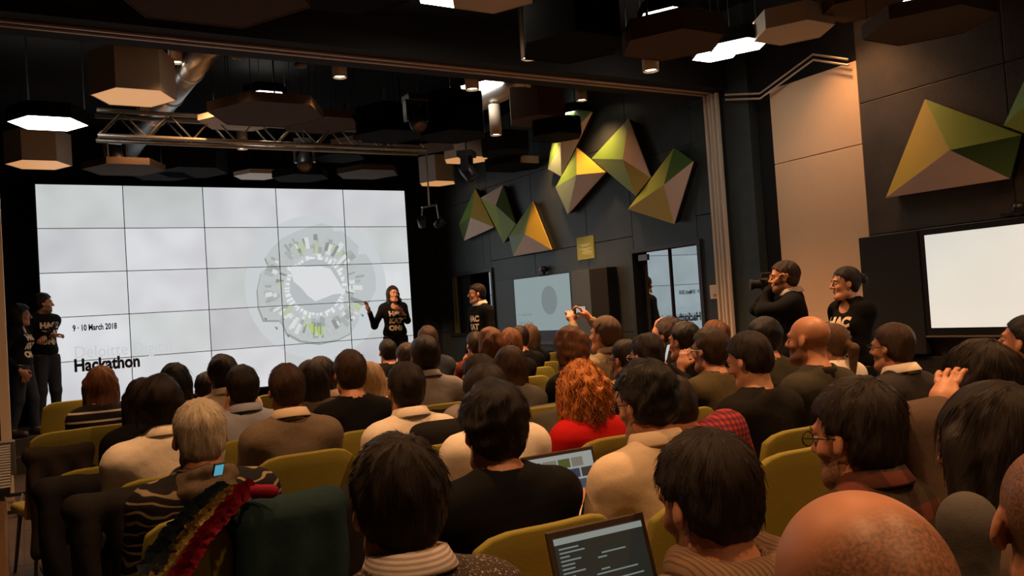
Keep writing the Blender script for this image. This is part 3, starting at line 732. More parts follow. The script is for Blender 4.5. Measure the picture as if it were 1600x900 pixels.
# ================================================================== IMPLICIT-SURFACE BODY BUILDER
def axis(lo, hi, coarse, foci):
    xs = [lo]; x = lo
    while x < hi:
        st = coarse
        for a, b, s in foci:
            dd = max(a - x, x - b, 0.0)
            st = min(st, s + .40 * dd)
        x += st; xs.append(x)
    return np.array(xs, np.float32)
class Vol:
    def __init__(s, xs, ys, zs):
        s.x, s.y, s.z = xs, ys, zs
        s.D = np.full((len(xs), len(ys), len(zs)), .3, np.float32)
    def sub(s, lo, hi):
        i = [(max(0, int(np.searchsorted(A, l)) - 1), min(len(A), int(np.searchsorted(A, h)) + 1)) for A, l, h in ((s.x, lo[0], hi[0]), (s.y, lo[1], hi[1]), (s.z, lo[2], hi[2]))]
        sl = tuple(slice(a, b) for a, b in i)
        return sl, s.x[sl[0]][:, None, None], s.y[sl[1]][None, :, None], s.z[sl[2]][None, None, :]
    def dist(s, p, infl, X, Y, Z):
        if p[0] == 'c':
            _, a, b, ra, rb = p[:5]
            ba = b - a; L2 = max(float(ba @ ba), 1e-9)
            px, py, pz = X - a[0], Y - a[1], Z - a[2]
            h = np.clip((px * ba[0] + py * ba[1] + pz * ba[2]) / L2, 0, 1)
            dx = px - h * ba[0]; dy = py - h * ba[1]; dz = pz - h * ba[2]
            return np.sqrt(dx * dx + dy * dy + dz * dz) - (ra + infl + (rb - ra) * h)
        _, c, r, R = p[:4]
        px, py, pz = X - c[0], Y - c[1], Z - c[2]
        if R is not None:
            px, py, pz = (R[0, 0] * px + R[1, 0] * py + R[2, 0] * pz, R[0, 1] * px + R[1, 1] * py + R[2, 1] * pz, R[0, 2] * px + R[1, 2] * py + R[2, 2] * pz)
        rr = [q + infl for q in r]
        a = px / rr[0]; b = py / rr[1]; c_ = pz / rr[2]
        k0 = np.sqrt(a * a + b * b + c_ * c_) + 1e-6
        k1 = np.sqrt((a / rr[0]) ** 2 + (b / rr[1]) ** 2 + (c_ / rr[2]) ** 2) + 1e-6
        return k0 * (k0 - 1) / k1
    def bbox(s, p, m):
        if p[0] == 'c':
            a, b, ra, rb = p[1:5]; r = max(ra, rb) + m
            return np.minimum(a, b) - r, np.maximum(a, b) + r
        r = (max(p[2]) if p[3] is not None else np.array(p[2])) + m
        return p[1] - r, p[1] + r
    def add(s, p, infl=0.0, k=.03):
        m = infl + k + .03
        sl, X, Y, Z = s.sub(*s.bbox(p, m))
        d = s.dist(p, infl, X, Y, Z); D = s.D[sl]
        if D.size == 0: return
        h = np.maximum(k - np.abs(D - d), 0) / k
        s.D[sl] = np.minimum(D, d) - h * h * k * .25
    def cut(s, p, k=.008):
        sl, X, Y, Z = s.sub(*s.bbox(p, .02))
        d = -s.dist(p, 0, X, Y, Z); D = s.D[sl]
        if D.size == 0: return
        h = np.maximum(k - np.abs(D - d), 0) / k
        s.D[sl] = np.maximum(D, d) + h * h * k * .25
    def grids(s): return s.x[:, None, None], s.y[None, :, None], s.z[None, None, :]
    def net(s):
        D = s.D; S = D < 0
        c = sum(S[i:S.shape[0] - 1 + i, j:S.shape[1] - 1 + j, k:S.shape[2] - 1 + k].astype(np.int8) for i in (0, 1) for j in (0, 1) for k in (0, 1))
        act = (c > 0) & (c < 8)
        I, J, K = np.nonzero(act)
        idx = np.full(act.shape, -1, np.int32); idx[I, J, K] = np.arange(len(I))
        acc = np.zeros((len(I), 3), np.float32); cnt = np.zeros(len(I), np.float32)
        co = [(a, b, c_) for a in (0, 1) for b in (0, 1) for c_ in (0, 1)]
        for u in co:
            for ax in range(3):
                if u[ax]: continue
                v = list(u); v[ax] = 1
                va = D[I + u[0], J + u[1], K + u[2]]; vb = D[I + v[0], J + v[1], K + v[2]]
                m = (va < 0) != (vb < 0)
                t = np.where(m, va / np.where(m, va - vb, 1), 0)
                pa = np.stack([s.x[I + u[0]], s.y[J + u[1]], s.z[K + u[2]]], 1)
                pb = np.stack([s.x[I + v[0]], s.y[J + v[1]], s.z[K + v[2]]], 1)
                acc += np.where(m[:, None], pa + (pb - pa) * t[:, None], 0); cnt += m
        V = acc / np.maximum(cnt, 1)[:, None]
        Fs = []
        for ax in range(3):
            sh = [slice(1, -1)] * 3; sh[ax] = slice(0, -1); sh2 = [slice(1, -1)] * 3; sh2[ax] = slice(1, None)
            A = S[tuple(sh)]; B = S[tuple(sh2)]
            E = np.argwhere(A != B)
            if len(E) == 0: continue
            off = np.array([1, 1, 1]); off[ax] = 0
            E = E + off
            o1, o2 = [(1, 2), (2, 0), (0, 1)][ax]
            def cell(d1, d2):
                q = E.copy(); q[:, o1] -= d1; q[:, o2] -= d2
                return idx[q[:, 0], q[:, 1], q[:, 2]]
            qd = np.stack([cell(1, 1), cell(0, 1), cell(0, 0), cell(1, 0)], 1)
            ins = S[E[:, 0], E[:, 1], E[:, 2]]
            qd[~ins] = qd[~ins][:, ::-1]
            Fs.append(qd[(qd >= 0).all(1)])
        return V, np.concatenate(Fs) if Fs else np.zeros((0, 4), np.int32)
def sines(X, Y, Z, f, n, seed):
    r = np.random.RandomState(seed); o = 0
    for i in range(n):
        d = r.normal(size=3); d = d / np.linalg.norm(d) * f * r.uniform(.6, 1.5)
        o = o + np.sin(X * d[0] + Y * d[1] + Z * d[2] + r.uniform(0, 6.28))
    return o / n
A3 = lambda *p: np.array(p, np.float64)
def rx(a): c, s = math.cos(a), math.sin(a); return np.array([[1, 0, 0], [0, c, -s], [0, s, c]])
def ry(a): c, s = math.cos(a), math.sin(a); return np.array([[c, 0, s], [0, 1, 0], [-s, 0, c]])
def rz(a): c, s = math.cos(a), math.sin(a); return np.array([[c, -s, 0], [s, c, 0], [0, 0, 1]])
def nrm(v): return v / (np.linalg.norm(v) + 1e-9)

SKINS = {'a': (.55, .265, .155), 'b': (.45, .215, .125), 'c': (.62, .34, .215)}
HAIRC = {'black': (.008, .0065, .006), 'dark': (.016, .010, .007), 'brown': (.040, .021, .011), 'mid': (.10, .055, .028), 'auburn': (.13, .052, .022), 'blond': (.42, .27, .13), 'white': (.52, .46, .36), 'red': (.50, .19, .055), 'grey': (.06, .05, .045)}
HAND = []
for x, L_, sp in ((-.030, .056, -.10), (-.010, .070, -.03), (.011, .076, .03), (.031, .068, .09)): HAND.append((x, L_, sp))
def hand_prims(curl, thumb=.5):
    P = [('e', A3(0, .045, 0), (.040, .050, .017), None), ('c', A3(0, -.04, 0), A3(0, .02, 0), .025, .026), ('c', A3(-.022, .03, -.004), A3(.022, .03, -.006), .018, .020)]
    ks = [.02] * 3
    for x, L_, sp in HAND:
        p = A3(x, .084, 0); a = -curl * .5; d = A3(math.sin(sp), math.cos(sp), 0)
        r = .0092
        for j, fr in enumerate((.45, .30, .25)):
            dd = d * math.cos(a) + A3(0, 0, 1) * math.sin(a)
            q = p + dd * L_ * fr * 1.05
            P.append(('c', p, q, r, r * .9)); ks.append(.006)
            p = q; r *= .9; a -= curl
    a = A3(.026, .015, -.004); b = a + A3(.030, .028, -.010 - .012 * thumb); c = b + A3(.010 - .012 * thumb, .030, -.006 - .016 * thumb)
    P.append(('c', a, b, .0135, .011)); ks.append(.012)
    P.append(('c', b, c, .0108, .0085)); ks.append(.006)
    return P, ks
def xf(p, R, o, s=1.0):
    if p[0] == 'c': return ('c', R @ (p[1] * s) + o, R @ (p[2] * s) + o, p[3] * s, p[4] * s)
    R0 = p[3] if p[3] is not None else np.eye(3)
    return ('e', R @ (p[1] * s) + o, tuple(q * s for q in p[2]), R @ R0)
def head_prims(fem, beard):
    w_ = .95 if fem else 1.0
    P = [(('e', A3(0, -.014, .034), (.077 * w_, .098, .088), None), .02),
         (('e', A3(0, .018, -.030), (.056 * w_, .067, .080), None), .03),
         (('c', A3(-.014, .066, -.096), A3(.014, .066, -.096), .019, .019), .03),
         (('c', A3(-.046 * w_, .005, -.070), A3(-.026, .060, -.092), .022, .02), .03),
         (('c', A3(.046 * w_, .005, -.070), A3(.026, .060, -.092), .022, .02), .03),
         (('c', A3(-.032, .080, .030), A3(.032, .080, .030), .011, .011), .02),
         (('e', A3(-.040, .062, -.022), (.019, .019, .020), None), .02),
         (('e', A3(.040, .060, -.022), (.019, .019, .020), None), .02),
         (('c', A3(0, .088, .018), A3(0, .110, -.020), .008, .012), .010),
         (('c', A3(-.012, .096, -.024), A3(.012, .096, -.024), .009, .009), .008),
         (('c', A3(-.018, .080, -.049), A3(.018, .080, -.049), .0085, .0085), .010),
         (('c', A3(-.014, .078, -.061), A3(.014, .078, -.061), .0095, .0095), .010)]
    ears = [(('e', A3(s * .082 * w_, -.004, .002), (.009, .018, .030), ry(-s * .25) @ rz(s * .35)), .008) for s in (-1, 1)]
    ears += [(('e', A3(s * .079 * w_, .002, -.020), (.008, .011, .014), None), .008) for s in (-1, 1)]
    if beard > 1: P.append((('e', A3(0, .035, -.08), (.055, .052, .035), None), .02))
    return P + ears
def flow_of(L):   # L: (n,3) head-local
    c = nrm(A3(0.05, -.45, .9)); e1 = nrm(np.cross(c, A3(0, 1, 0))); e2 = np.cross(c, e1)
    q = L - A3(0, -.015, .03)
    n = q / (np.linalg.norm(q, axis=1)[:, None] + 1e-9)
    ph = np.arccos(np.clip(n @ c, -1, 1)); th = np.arctan2(n @ e2, n @ e1)
    th = th + .6 * np.exp(-ph * 2.0)
    return np.stack([np.cos(th), np.sin(th), ph * .10], 1), n, c
def set_attr(me, name, arr, typ):
    a = me.attributes.new(name, typ, 'POINT'); a.data.foreach_set('vector' if typ == 'FLOAT_VECTOR' else 'value', np.asarray(arr, np.float32).ravel())
PEOPLE = {}
# distance of each seated head from the camera along the view axis
DIST = {"tweed": 1.66, "blackt": 2.5, "bald": 0.82, "hoodie": 1.72, "plaid": 2.2, "farr": 1.2, "longr": 1.7, "bobr": 2.66, "profr": 4.24, "glassr": 4.34, "baldbeard": 4.14, "ponyt": 5.5, "darkr": 3.83, "olive": 4.93, "olivet": 5.4, "blk18": 5.85, "glas19": 6.65, "wom20": 7.0, "d21": 4.64, "d22": 5.3, "camguy": 6.4, "updo": 5.4, "redcurl": 3.92, "white26": 2.72, "check": 3.3, "w28": 3.45, "b28": 4.53, "grey29": 5.7, "beige30": 3.97, "blk31": 4.67, "blond32": 5.82, "long33": 5.37, "w50": 6.3, "taupe34": 4.0, "blue35": 4.62, "white36": 5.7, "d36b": 6.73, "long37": 5.21, "wavy38": 3.64, "behind38": 4.39, "old39": 2.91, "stripe40": 5.71, "b41": 8.5, "beige42": 7.05, "d43": 7.8, "m45": 8.21, "r44": 6.73, "r46": 7.43, "long47": 5.14, "d48": 8.49, "bl49": 9.25, "pres": 12.2}
LOWER = {}
def person(key, label, px, top, d, yaw=0, hy=0, hp=0, hr=0, fem=False, hair='short', hc='dark', sk='a', shirt=None, short_sleeve=False,
           collar=None, lean=0, roll=0, pose='lap', wr=None, stand=None, res=2, beard=0, glasses=None, face=False, ht=1.0, group=None,
           trousers=None, hood=None, vol=1.0, curlh=.5, extra=None, sw=None, chair=True, elb=None, palm=None, legs=None):
    rad = math.radians
    dn = DIST.get(key, d); kz = dn / d; hs_ = min(max(kz, .93), 1.10)
    if wr: wr = {s: (q[0], q[1], q[2] * kz) for s, q in wr.items()}
    d = dn
    T = np.array(at_d(px, top, d))
    z0 = stand if stand is not None else 0.0
    zp = .90 if stand is not None else .50
    swd = sw or (.160 if fem else .182)
    hairh = {'bald': 0, 'short': .012, 'thick': .026, 'long': .016, 'bob': .022, 'curly': .05, 'updo': .03, 'pony': .012, 'bun': .014, 'buzz': .004, 'wavy': .034}[hair]
    Rl = ry(rad(roll)) @ rx(rad(-lean))
    Rh = Rl @ rz(rad(hy)) @ rx(rad(hp)) @ ry(rad(hr)) if False else rz(rad(hy)) @ rx(rad(hp)) @ ry(rad(hr))
    def upper(u, t):      # u in local coordinates relative to pelvis pivot
        return A3(0, 0, zp * (t if stand is not None else 1)) + Rl @ (u * A3(1, 1, t))
    t = 1.0
    for _ in range(3):
        hcn = upper(A3(0, .0, .565), t) + A3(0, .02, .082)
        topl = hcn + Rh @ A3(0, -.012, .124 + hairh) * hs_
        need = T[2] - z0
        if stand is not None: t *= need / topl[2]
        else: t *= (need - .5) / max(topl[2] - .5, .1)
        t = min(max(t, .78), 1.22)
    hcn = upper(A3(0, 0, .565), t) + A3(0, .02, .082)
    topl = hcn + Rh @ A3(0, -.012, .124 + hairh) * hs_
    Rw = rz(rad(yaw))
    base = T - Rw @ topl; base[2] = z0
    inv = lambda q: Rw.T @ (np.array(q) - base)
    U = lambda *p: upper(A3(*p), t)
    torso = [(('e', U(0, -.01, .07), (.165 if fem else .158, .118, .12), Rl), .05), (('e', U(0, -.02, .22), (.128 if fem else .142, .098, .14), Rl), .06),
             (('e', U(0, -.025, .36), (.142 if fem else .162, .104, .135), Rl), .06), (('c', U(-swd + .03, -.03, .445), U(swd - .03, -.03, .445), .062, .062), .06),
             (('c', U(-swd * .75, -.03, .45), U(0, -.03, .50), .045, .055), .05), (('c', U(swd * .75, -.03, .45), U(0, -.03, .50), .045, .055), .05)]
    if fem: torso += [(('e', U(s * .065, .065, .33), (.055, .05, .055), None), .04) for s in (-1, 1)]
    nk = hcn + Rh @ A3(0, -.022, -.055) * hs_
    neck = [(('c', U(0, -.03, .48), nk, .052 if fem else .060, .048 if fem else .057), .03)]
    arms, fore, hands = [], [], []
    WT = {}
    defs = {'lap': {-1: (-.10, .30, .16), 1: (.10, .30, .16)}, 'stand': {-1: (-.24, .06, -.03), 1: (.24, .06, -.03)}, 'laptop': {-1: (-.11, .36, .20), 1: (.11, .36, .20)}, 'cross': {-1: (.08, .20, .22), 1: (-.08, .19, .25)}}
    for s in (-1, 1):
        Sp = U(s * swd, -.03, .435)
        if wr and s in wr:
            W = inv(at_d(*wr[s]))
        else:
            a = defs[pose][s]; W = A3(a[0], a[1], zp * (t if stand is not None else 1) + a[2])
        L1, L2 = .285, .255
        v = W - Sp; dd = np.linalg.norm(v)
        if dd > L1 + L2 - .005: W = Sp + v / dd * (L1 + L2 - .005); v = W - Sp; dd = L1 + L2 - .005
        a = (L1 ** 2 - L2 ** 2 + dd ** 2) / (2 * dd); h = math.sqrt(max(L1 ** 2 - a * a, 1e-6))
        hint = A3(s * .45, -.35, -.9)
        if elb and s in elb: hint = A3(*elb[s])
        u_ = v / dd; hint = nrm(hint - u_ * (hint @ u_)); El = Sp + u_ * a + hint * h
        arms.append((('c', Sp, El, .050 if not fem else .042, .042 if not fem else .036), .035))
        fore.append((('c', El, W, .041 if not fem else .035, .027 if not fem else .024), .02))
        yd = nrm(W - El)
        up = A3(0, 0, 1) if not (palm and s in palm) else A3(*palm[s])
        if pose == 'stand' and not (wr and s in wr): up = A3(s, 0, .1)
        zd = nrm(up - yd * (up @ yd)); xd = np.cross(yd, zd) * 1.0
        R = np.stack([xd, yd, zd], 1)
        Hm = np.diag([-s, 1, 1]) if True else None
        hands.append((s, W + yd * .03, R, Hm, El))
        WT[s] = W
    lw = []
    if stand is None:
        for s in (-1, 1):
            k = A3(s * .13, .43, .50); an = A3(s * .13, .42, .09)
            lw += [(('c', A3(s * .09, .0, .53), k, .082, .062), .05), (('c', k, an, .058, .038), .03), (('c', an + A3(0, -.03, -.04), an + A3(0, .16, -.05), .035, .03), .03)]
    else:
        for s in (-1, 1):
            fx, fy = (legs[s] if legs and s in legs else (s * .11, 0))
            hp_ = A3(s * .085, 0, .86 * t); an = A3(fx, fy, .09 * t); k = (hp_ + an) / 2 + A3(0, .03, .0)
            lw += [(('c', hp_, k, .088, .060), .05), (('c', k, an, .056, .038), .03), (('c', an + A3(0, -.03, -.035), an + A3(s * .03, .15, -.045), .036, .03), .03)]
    # ---------------- body mesh
    hs = {1: .0054, 2: .0068 if face else .0092, 3: .011}[res]
    co = {1: .034, 2: .040, 3: .042}[res]
    pts = np.array([q for p, _ in torso + arms + fore + lw for q in (p[1],)] + [p[2] for p, _ in arms + fore + lw] + [hcn])
    lo, hi = pts.min(0) - .2, pts.max(0) + .2; lo[2] = max(lo[2], -.02)
    f = [(hcn[i] - (.085, .10, .13)[i], hcn[i] + (.085, .12, .12)[i], hs) for i in range(3)]
    V = Vol(axis(lo[0], hi[0], co, [f[0]]), axis(lo[1], hi[1], co, [f[1]]), axis(lo[2], hi[2], co, [f[2]]))
    for p, k in torso + arms + fore + lw + neck: V.add(p, 0, k)
    hprims = [(xf(p, Rh, hcn, hs_), k) for p, k in head_prims(fem, beard)]
    for p, k in hprims[:8]: V.add(p, 0, k)
    for s in (-1, 1): V.cut(xf(('e', A3(s * .032, .096, .010), (.018, .014, .012), None), Rh, hcn, hs_), .012)
    for p, k in hprims[8:]: V.add(p, 0, k)
    if face:
        for s in (-1, 1): V.add(xf(('c', A3(s * .022, .0865, .020), A3(s * .041, .083, .0195), .0035, .0035), Rh, hcn, hs_), 0, .006); V.add(xf(('c', A3(s * .023, .086, .002), A3(s * .040, .083, .003), .003, .003), Rh, hcn, hs_), 0, .006)
    v, q = V.net()
    nv = len(v); vs, fs = [v], [q]
    for (s, o, R, Hm, El) in hands:
        P_, ks = hand_prims(curlh if not isinstance(curlh, dict) else curlh.get(s, .4))
        hst = (.0050 if (wr and s in wr and res == 1) else .0062) if (wr and s in wr) else .0105
        g_ = lambda a, b: np.arange(a, b, hst, dtype=np.float32)
        VV = Vol(g_(-.06, .11), g_(-.08, .20), g_(-.13, .06))
        for p, k in zip(P_, ks): VV.add(p, 0, k)
        hv, hq = VV.net()
        if s == 1: hv = hv * np.array([-1, 1, 1], np.float32); hq = hq[:, ::-1]
        hv = hv @ R.T.astype(np.float32) + o.astype(np.float32)
        vs.append(hv); fs.append(hq + nv); nv += len(hv)
    v = np.concatenate(vs); q = np.concatenate(fs)
    o = mobj('person', v, q, skin('skin ' + sk, SKINS[sk]))
    tag(o, label, 'person', group)
    o.location = base; o.rotation_euler = (0, 0, rad(yaw))
    Lc = ((v - hcn) @ Rh) / hs_
    st = np.zeros(len(v), np.float32)
    inh = (np.abs(Lc) < A3(.12, .14, .13)).all(1)
    if beard:
        bm_ = np.clip((.0 - (Lc[:, 2] + .018 + .35 * np.clip(Lc[:, 1] - .05, -.1, .1))) / .02, 0, 1) * np.clip((Lc[:, 1] + .005) / .02, 0, 1) * np.clip((Lc[:, 2] + .115) / .02, 0, 1)
        lip = (np.abs(Lc[:, 0]) < .022) & (np.abs(Lc[:, 2] + .055) < .010)
        st += np.where(inh & ~lip, bm_, 0) * (.55 if beard == 1 else .9)
    if hair in ('bald', 'buzz'):
        g_ = np.clip((-.0 - Lc[:, 1] + (.02 - Lc[:, 2]) * .9 + (.02 if hair == 'bald' else .09)) / .05, 0, 1) * np.clip((Lc[:, 2] + .07) / .02, 0, 1)
        if hair == 'buzz': g_ = np.clip((Lc[:, 2] + .05) / .02, 0, 1) * np.clip((.05 + Lc[:, 2] * .4 - Lc[:, 1]) / .02, 0, 1)
        ear = (np.abs(Lc[:, 0]) > .074) & (Lc[:, 2] < .035) & (Lc[:, 1] > -.03)
        st = np.maximum(st, np.where(inh & ~ear, g_, 0) * (.75 if hair == 'bald' and res == 1 else .4 if hair == 'bald' else .85))
    set_attr(o.data, 'stubble', st, 'FLOAT')
    o['headc'] = [float(c) for c in hcn]
    # ---------------- clothing
    shirt = shirt or cloth('cloth black', (.012, .012, .013))
    cs = {1: .0115, 2: .0165, 3: .020}[res]
    sp = torso + arms + ([] if short_sleeve else fore)
    pts = np.array([p[1] for p, _ in sp] + [p[2] for p, _ in sp if p[0] == 'c'])
    lo, hi = pts.min(0) - .19, pts.max(0) + .19
    zcut = zp * (t if stand is not None else 1) - (.08 if stand is not None else -.0)
    lo[2] = max(lo[2], zcut - .02)
    V = Vol(*[np.arange(lo[i], hi[i] + cs, cs, dtype=np.float32) for i in range(3)])
    for p, k in sp: V.add(p, .013 if p[0] == 'e' else .012, k + .01)
    X, Y, Z = V.grids()
    seed = int(abs(px) * 7 + top)
    V.D += (.0035 * sines(X, Y, Z, 26, 5, seed) + .0025 * sines(X, Y, Z * 2.2, 60, 6, seed + 1)).astype(np.float32)
    V.cut(('c', U(0, -.03, .52), nk + Rh @ A3(0, 0, .03), .058 if fem else .067, .064 if fem else .072), .006)
    if fem and face: V.cut(('e', U(0, .055, .475), (.055, .06, .05), None), .01)
    if short_sleeve:
        for p, k in arms:
            e = p[2]; dirn = nrm(p[2] - p[1]); V.cut(('c', e - dirn * .03, e + dirn * .1, .07, .07), .004)
    else:
        for s in (-1, 1):
            W = WT[s]; El = [h for h in hands if h[0] == s][0][4]; yd = nrm(W - El); V.cut(('e', W + yd * .045, (.055, .055, .055), None), .004)
    V.D = np.maximum(V.D, (zcut - Z)); V.D = V.D.astype(np.float32)
    v, q = V.net()
    so = mobj('shirt', v, q, shirt, o)
    # trousers and shoes (a few shared meshes for the seated)
    trm = trousers or cloth('cloth dark denim', (.018, .020, .028))
    kk = (stand is None, fem)
    if stand is None and kk in LOWER:
        for nm, me, mt in LOWER[kk]:
            c = bpy.data.objects.new(nm, me); COL.objects.link(c); c.parent = o
            if nm == 'trousers': c.material_slots[0].link = 'OBJECT'; c.material_slots[0].material = trm
    else:
        st_ = .022 if stand is None else .016
        V = Vol(np.arange(-.32, .32, st_, dtype=np.float32), np.arange(-.3, .65, st_, dtype=np.float32), np.arange(.03, 1.2, st_, dtype=np.float32))
        for p, k in (torso[:1] if stand is None else torso[:1]) + lw: V.add(p, .012, k)
        X, Y, Z = V.grids()
        V.D += (.004 * sines(X, Y, Z, 30, 5, seed + 3)).astype(np.float32)
        V.D = np.maximum(V.D, Z - (zp * (t if stand is not None else 1) + (.04 if stand is None else .02)))
        V.D = np.maximum(V.D, (.10 if stand is None else .09) - Z).astype(np.float32)
        v, q = V.net(); a1 = mobj('trousers', v, q, trm, o)
        V = Vol(np.arange(-.40, .40, .018, dtype=np.float32), np.arange(-.35, .70, .018, dtype=np.float32), np.arange(-.01, .18, .018, dtype=np.float32))
        for p, k in lw: V.add(p, .014, .02)
        X, Y, Z = V.grids(); V.D = np.maximum(np.maximum(V.D, Z - .115), .004 - Z).astype(np.float32)
        v, q = V.net(); a2 = mobj('shoes', v, q, plain('shoe leather', (.03, .022, .018), .5), o)
        if stand is None: LOWER[kk] = [('trousers', a1.data, trm), ('shoes', a2.data, None)]
    # ---------------- hair
    hm = hairm('hair ' + hc, HAIRC[hc], .38 if hc in ('black', 'dark', 'brown') else .5, 45 if hair in ('curly', 'updo', 'wavy') else 70)
    if hair not in ('bald', 'buzz'):
        st_ = {1: .0046, 2: .0064, 3: .0090}[res]
        L_ = {'short': -.12, 'thick': -.13, 'long': -.36, 'bob': -.2, 'curly': -.26, 'updo': -.16, 'pony': -.30, 'bun': -.14, 'wavy': -.25}[hair]
        wd = .125 if hair not in ('curly', 'wavy') else .19
        V = Vol(np.arange(-wd, wd, st_, dtype=np.float32), np.arange(-.19 if hair not in ('pony', 'bun') else -.24, .15, st_, dtype=np.float32), np.arange(L_, .21, st_, dtype=np.float32))
        tk = {'short': .011, 'thick': .017, 'long': .012, 'bob': .018, 'curly': .03, 'updo': .02, 'pony': .007, 'bun': .008, 'wavy': .026}[hair] * vol
        V.add(('e', A3(0, -.018, .040), (.079 + tk * .8, .099 + tk, .088 + tk * 1.25), None), 0, .02)
        X, Y, Z = V.grids()
        if hair in ('short', 'thick'):
            V.add(('e', A3(0, -.052, -.022), (.066 + tk * .5, .058, .062), None), 0, .03)
        if hair in ('bob', 'wavy'):
            V.add(('e', A3(0, -.045, -.035), (.085 + tk, .075, .11), None), 0, .04)
            for s in (-1, 1): V.add(('e', A3(s * .072, -.0, -.05), (.030, .045, .085 if hair == 'bob' else .11), None), 0, .03)
        if hair == 'long':
            V.add(('c', A3(0, -.045, .0), A3(0, -.075, -.22), .072, .055), 0, .04)
            if not face:
                for s in (-1, 1): V.add(('c', A3(s * .080, .022, .03), A3(s * .084, .02, -.20), .026, .024), 0, .03)
            for s in (-1, 1): V.add(('c', A3(s * .055, -.035, .0), A3(s * .062, -.055, -.26), .045, .038), 0, .03); V.add(('c', A3(s * .078, .005, .0), A3(s * .080, .01, -.20), .024, .022), 0, .02)
        if hair == 'curly':
            V.add(('e', A3(0, -.03, -.03), (.135, .115, .15), None), 0, .05); V.add(('e', A3(0, -.04, -.12), (.12, .09, .11), None), 0, .04)
        if hair == 'updo':
            V.add(('e', A3(0, -.04, -.02), (.095, .085, .12), None), 0, .04); V.add(('e', A3(.02, -.07, .06), (.05, .05, .05), None), 0, .02)
        if hair in ('pony', 'bun'):
            V.add(('e', A3(0, -.05, -.02), (.066, .052, .055), None), 0, .02)
        if hair == 'pony':
            V.add(('c', A3(0, -.11, .01), A3(0, -.155, -.02), .020, .028), 0, .02); V.add(('c', A3(0, -.155, -.02), A3(0, -.13, -.22), .032, .014), 0, .02)
        if hair == 'bun': V.add(('e', A3(.0, -.135, .035), (.042, .036, .040), None), 0, .012)
        hl = .020 + .062 * np.clip((Z - .030) / .06, 0, 1) ** 1.5 + np.clip((Z - .088) * 8, 0, 1)
        if hair in ('curly', 'wavy', 'bob', 'long'): hl = hl + ((.018 if hair != 'long' else .032) if not face else .0)
        hl = hl + .006 * np.sin(X * 130 + px) * np.sin(X * 57 + 1) + .02 * np.clip(Z - .05, 0, .05) / .05 - .15 * np.abs(X) * np.clip(Z - .04, 0, .04) / .04
        V.D = np.maximum(V.D, Y - hl)
        if hair in ('short', 'thick', 'pony', 'bun', 'updo'):
            nape = -.078 + .35 * np.clip(Y + .05, 0, .2)
            if hair != 'updo' and hair != 'pony': V.D = np.maximum(V.D, nape - Z)
            elif hair == 'pony': V.D = np.maximum(V.D, np.where(Y > -.10, nape - Z, -1.0))
            V.D = V.D.astype(np.float32)
            if hair != 'updo':
                for s in (-1, 1): V.cut(('e', A3(s * .09, .006, -.012), (.034, .030, .036), None), .006); V.cut(('e', A3(s * .085, .03, -.07), (.04, .05, .06), None), .01)
        # strand relief following the flow away from the crown
        G = np.stack(np.broadcast_arrays(X, Y, Z), -1).reshape(-1, 3)
        near = np.abs(V.D.ravel()) < .05
        fl, n_, c_ = flow_of(G[near])
        am = {'short': .0048, 'thick': .0065, 'long': .006, 'bob': .010, 'curly': .016, 'updo': .010, 'pony': .002, 'bun': .0025, 'wavy': .011}[hair]
        fq = {'short': 16, 'thick': 12, 'curly': 10, 'updo': 10, 'wavy': 7}.get(hair, 12)
        a = sines(fl[:, 0], fl[:, 1], fl[:, 2] * 4, fq, 6, seed + 5) + .5 * sines(fl[:, 0], fl[:, 1], fl[:, 2] * 4, fq * 2.3, 6, seed + 6)
        if hair in ('curly', 'updo', 'wavy') or vol > 1.25:
            g2 = G[near]; a = .5 * a + 1.0 * sines(g2[:, 0], g2[:, 1], g2[:, 2], 90 if hair != 'wavy' else 60, 8, seed + 9)
        if hair == 'thick' and vol > 1.25: am = .0085; a = .3 * a + 1.1 * sines(g2[:, 0], g2[:, 1], g2[:, 2], 120, 10, seed + 9)
        a2 = .5 * sines(G[near][:, 0], G[near][:, 1], G[near][:, 2], 35, 5, seed + 8)
        dd = V.D.reshape(-1); dd[near] += (am * (a + a2)).astype(np.float32); V.D = dd.reshape(V.D.shape)
        v, q = V.net()
        fl, n_, c_ = flow_of(v)
        vs, fs, fl_ = [v], [q], [fl]
        ns = {1: 1300, 2: 300, 3: 60}[res] if hair not in ('curly',) else 900
        if ns:
            r = np.random.RandomState(seed)
            ii = r.choice(len(v), ns); p0 = v[ii].astype(np.float64); nn = n_[ii]
            cd = (nn @ c_)[:, None]; tan = nn * cd - c_[None, :]; tan /= np.linalg.norm(tan, axis=1)[:, None] + 1e-6
            down = np.clip(-p0[:, 2:3] * 14, 0, 1)
            tan = tan * (1 - down) + A3(0, 0, -1) * down
            ok = np.ones(ns, bool)
            if hair in ('short', 'thick', 'pony', 'bun'): ok = (p0[:, 2] > -.045)
            p0, nn, tan = p0[ok], nn[ok], tan[ok]; f0 = fl[ii][ok]; m_ = len(p0)
            K = 3 if hair != 'curly' else 9
            ln = r.uniform(.012, .028, m_) if hair in ('short', 'thick') else (r.uniform(.035, .06, m_) if hair != 'curly' else r.uniform(.09, .17, m_))
            sd = np.cross(nn, tan); ring = []
            lift = r.uniform(.0, .0045, m_) * (1.5 if hair in ('thick', 'short') else .7)
            w0 = .0011 if hair != 'curly' else .0038
            ph0 = r.uniform(0, 6.28, m_); side = r.normal(0, .12, m_)
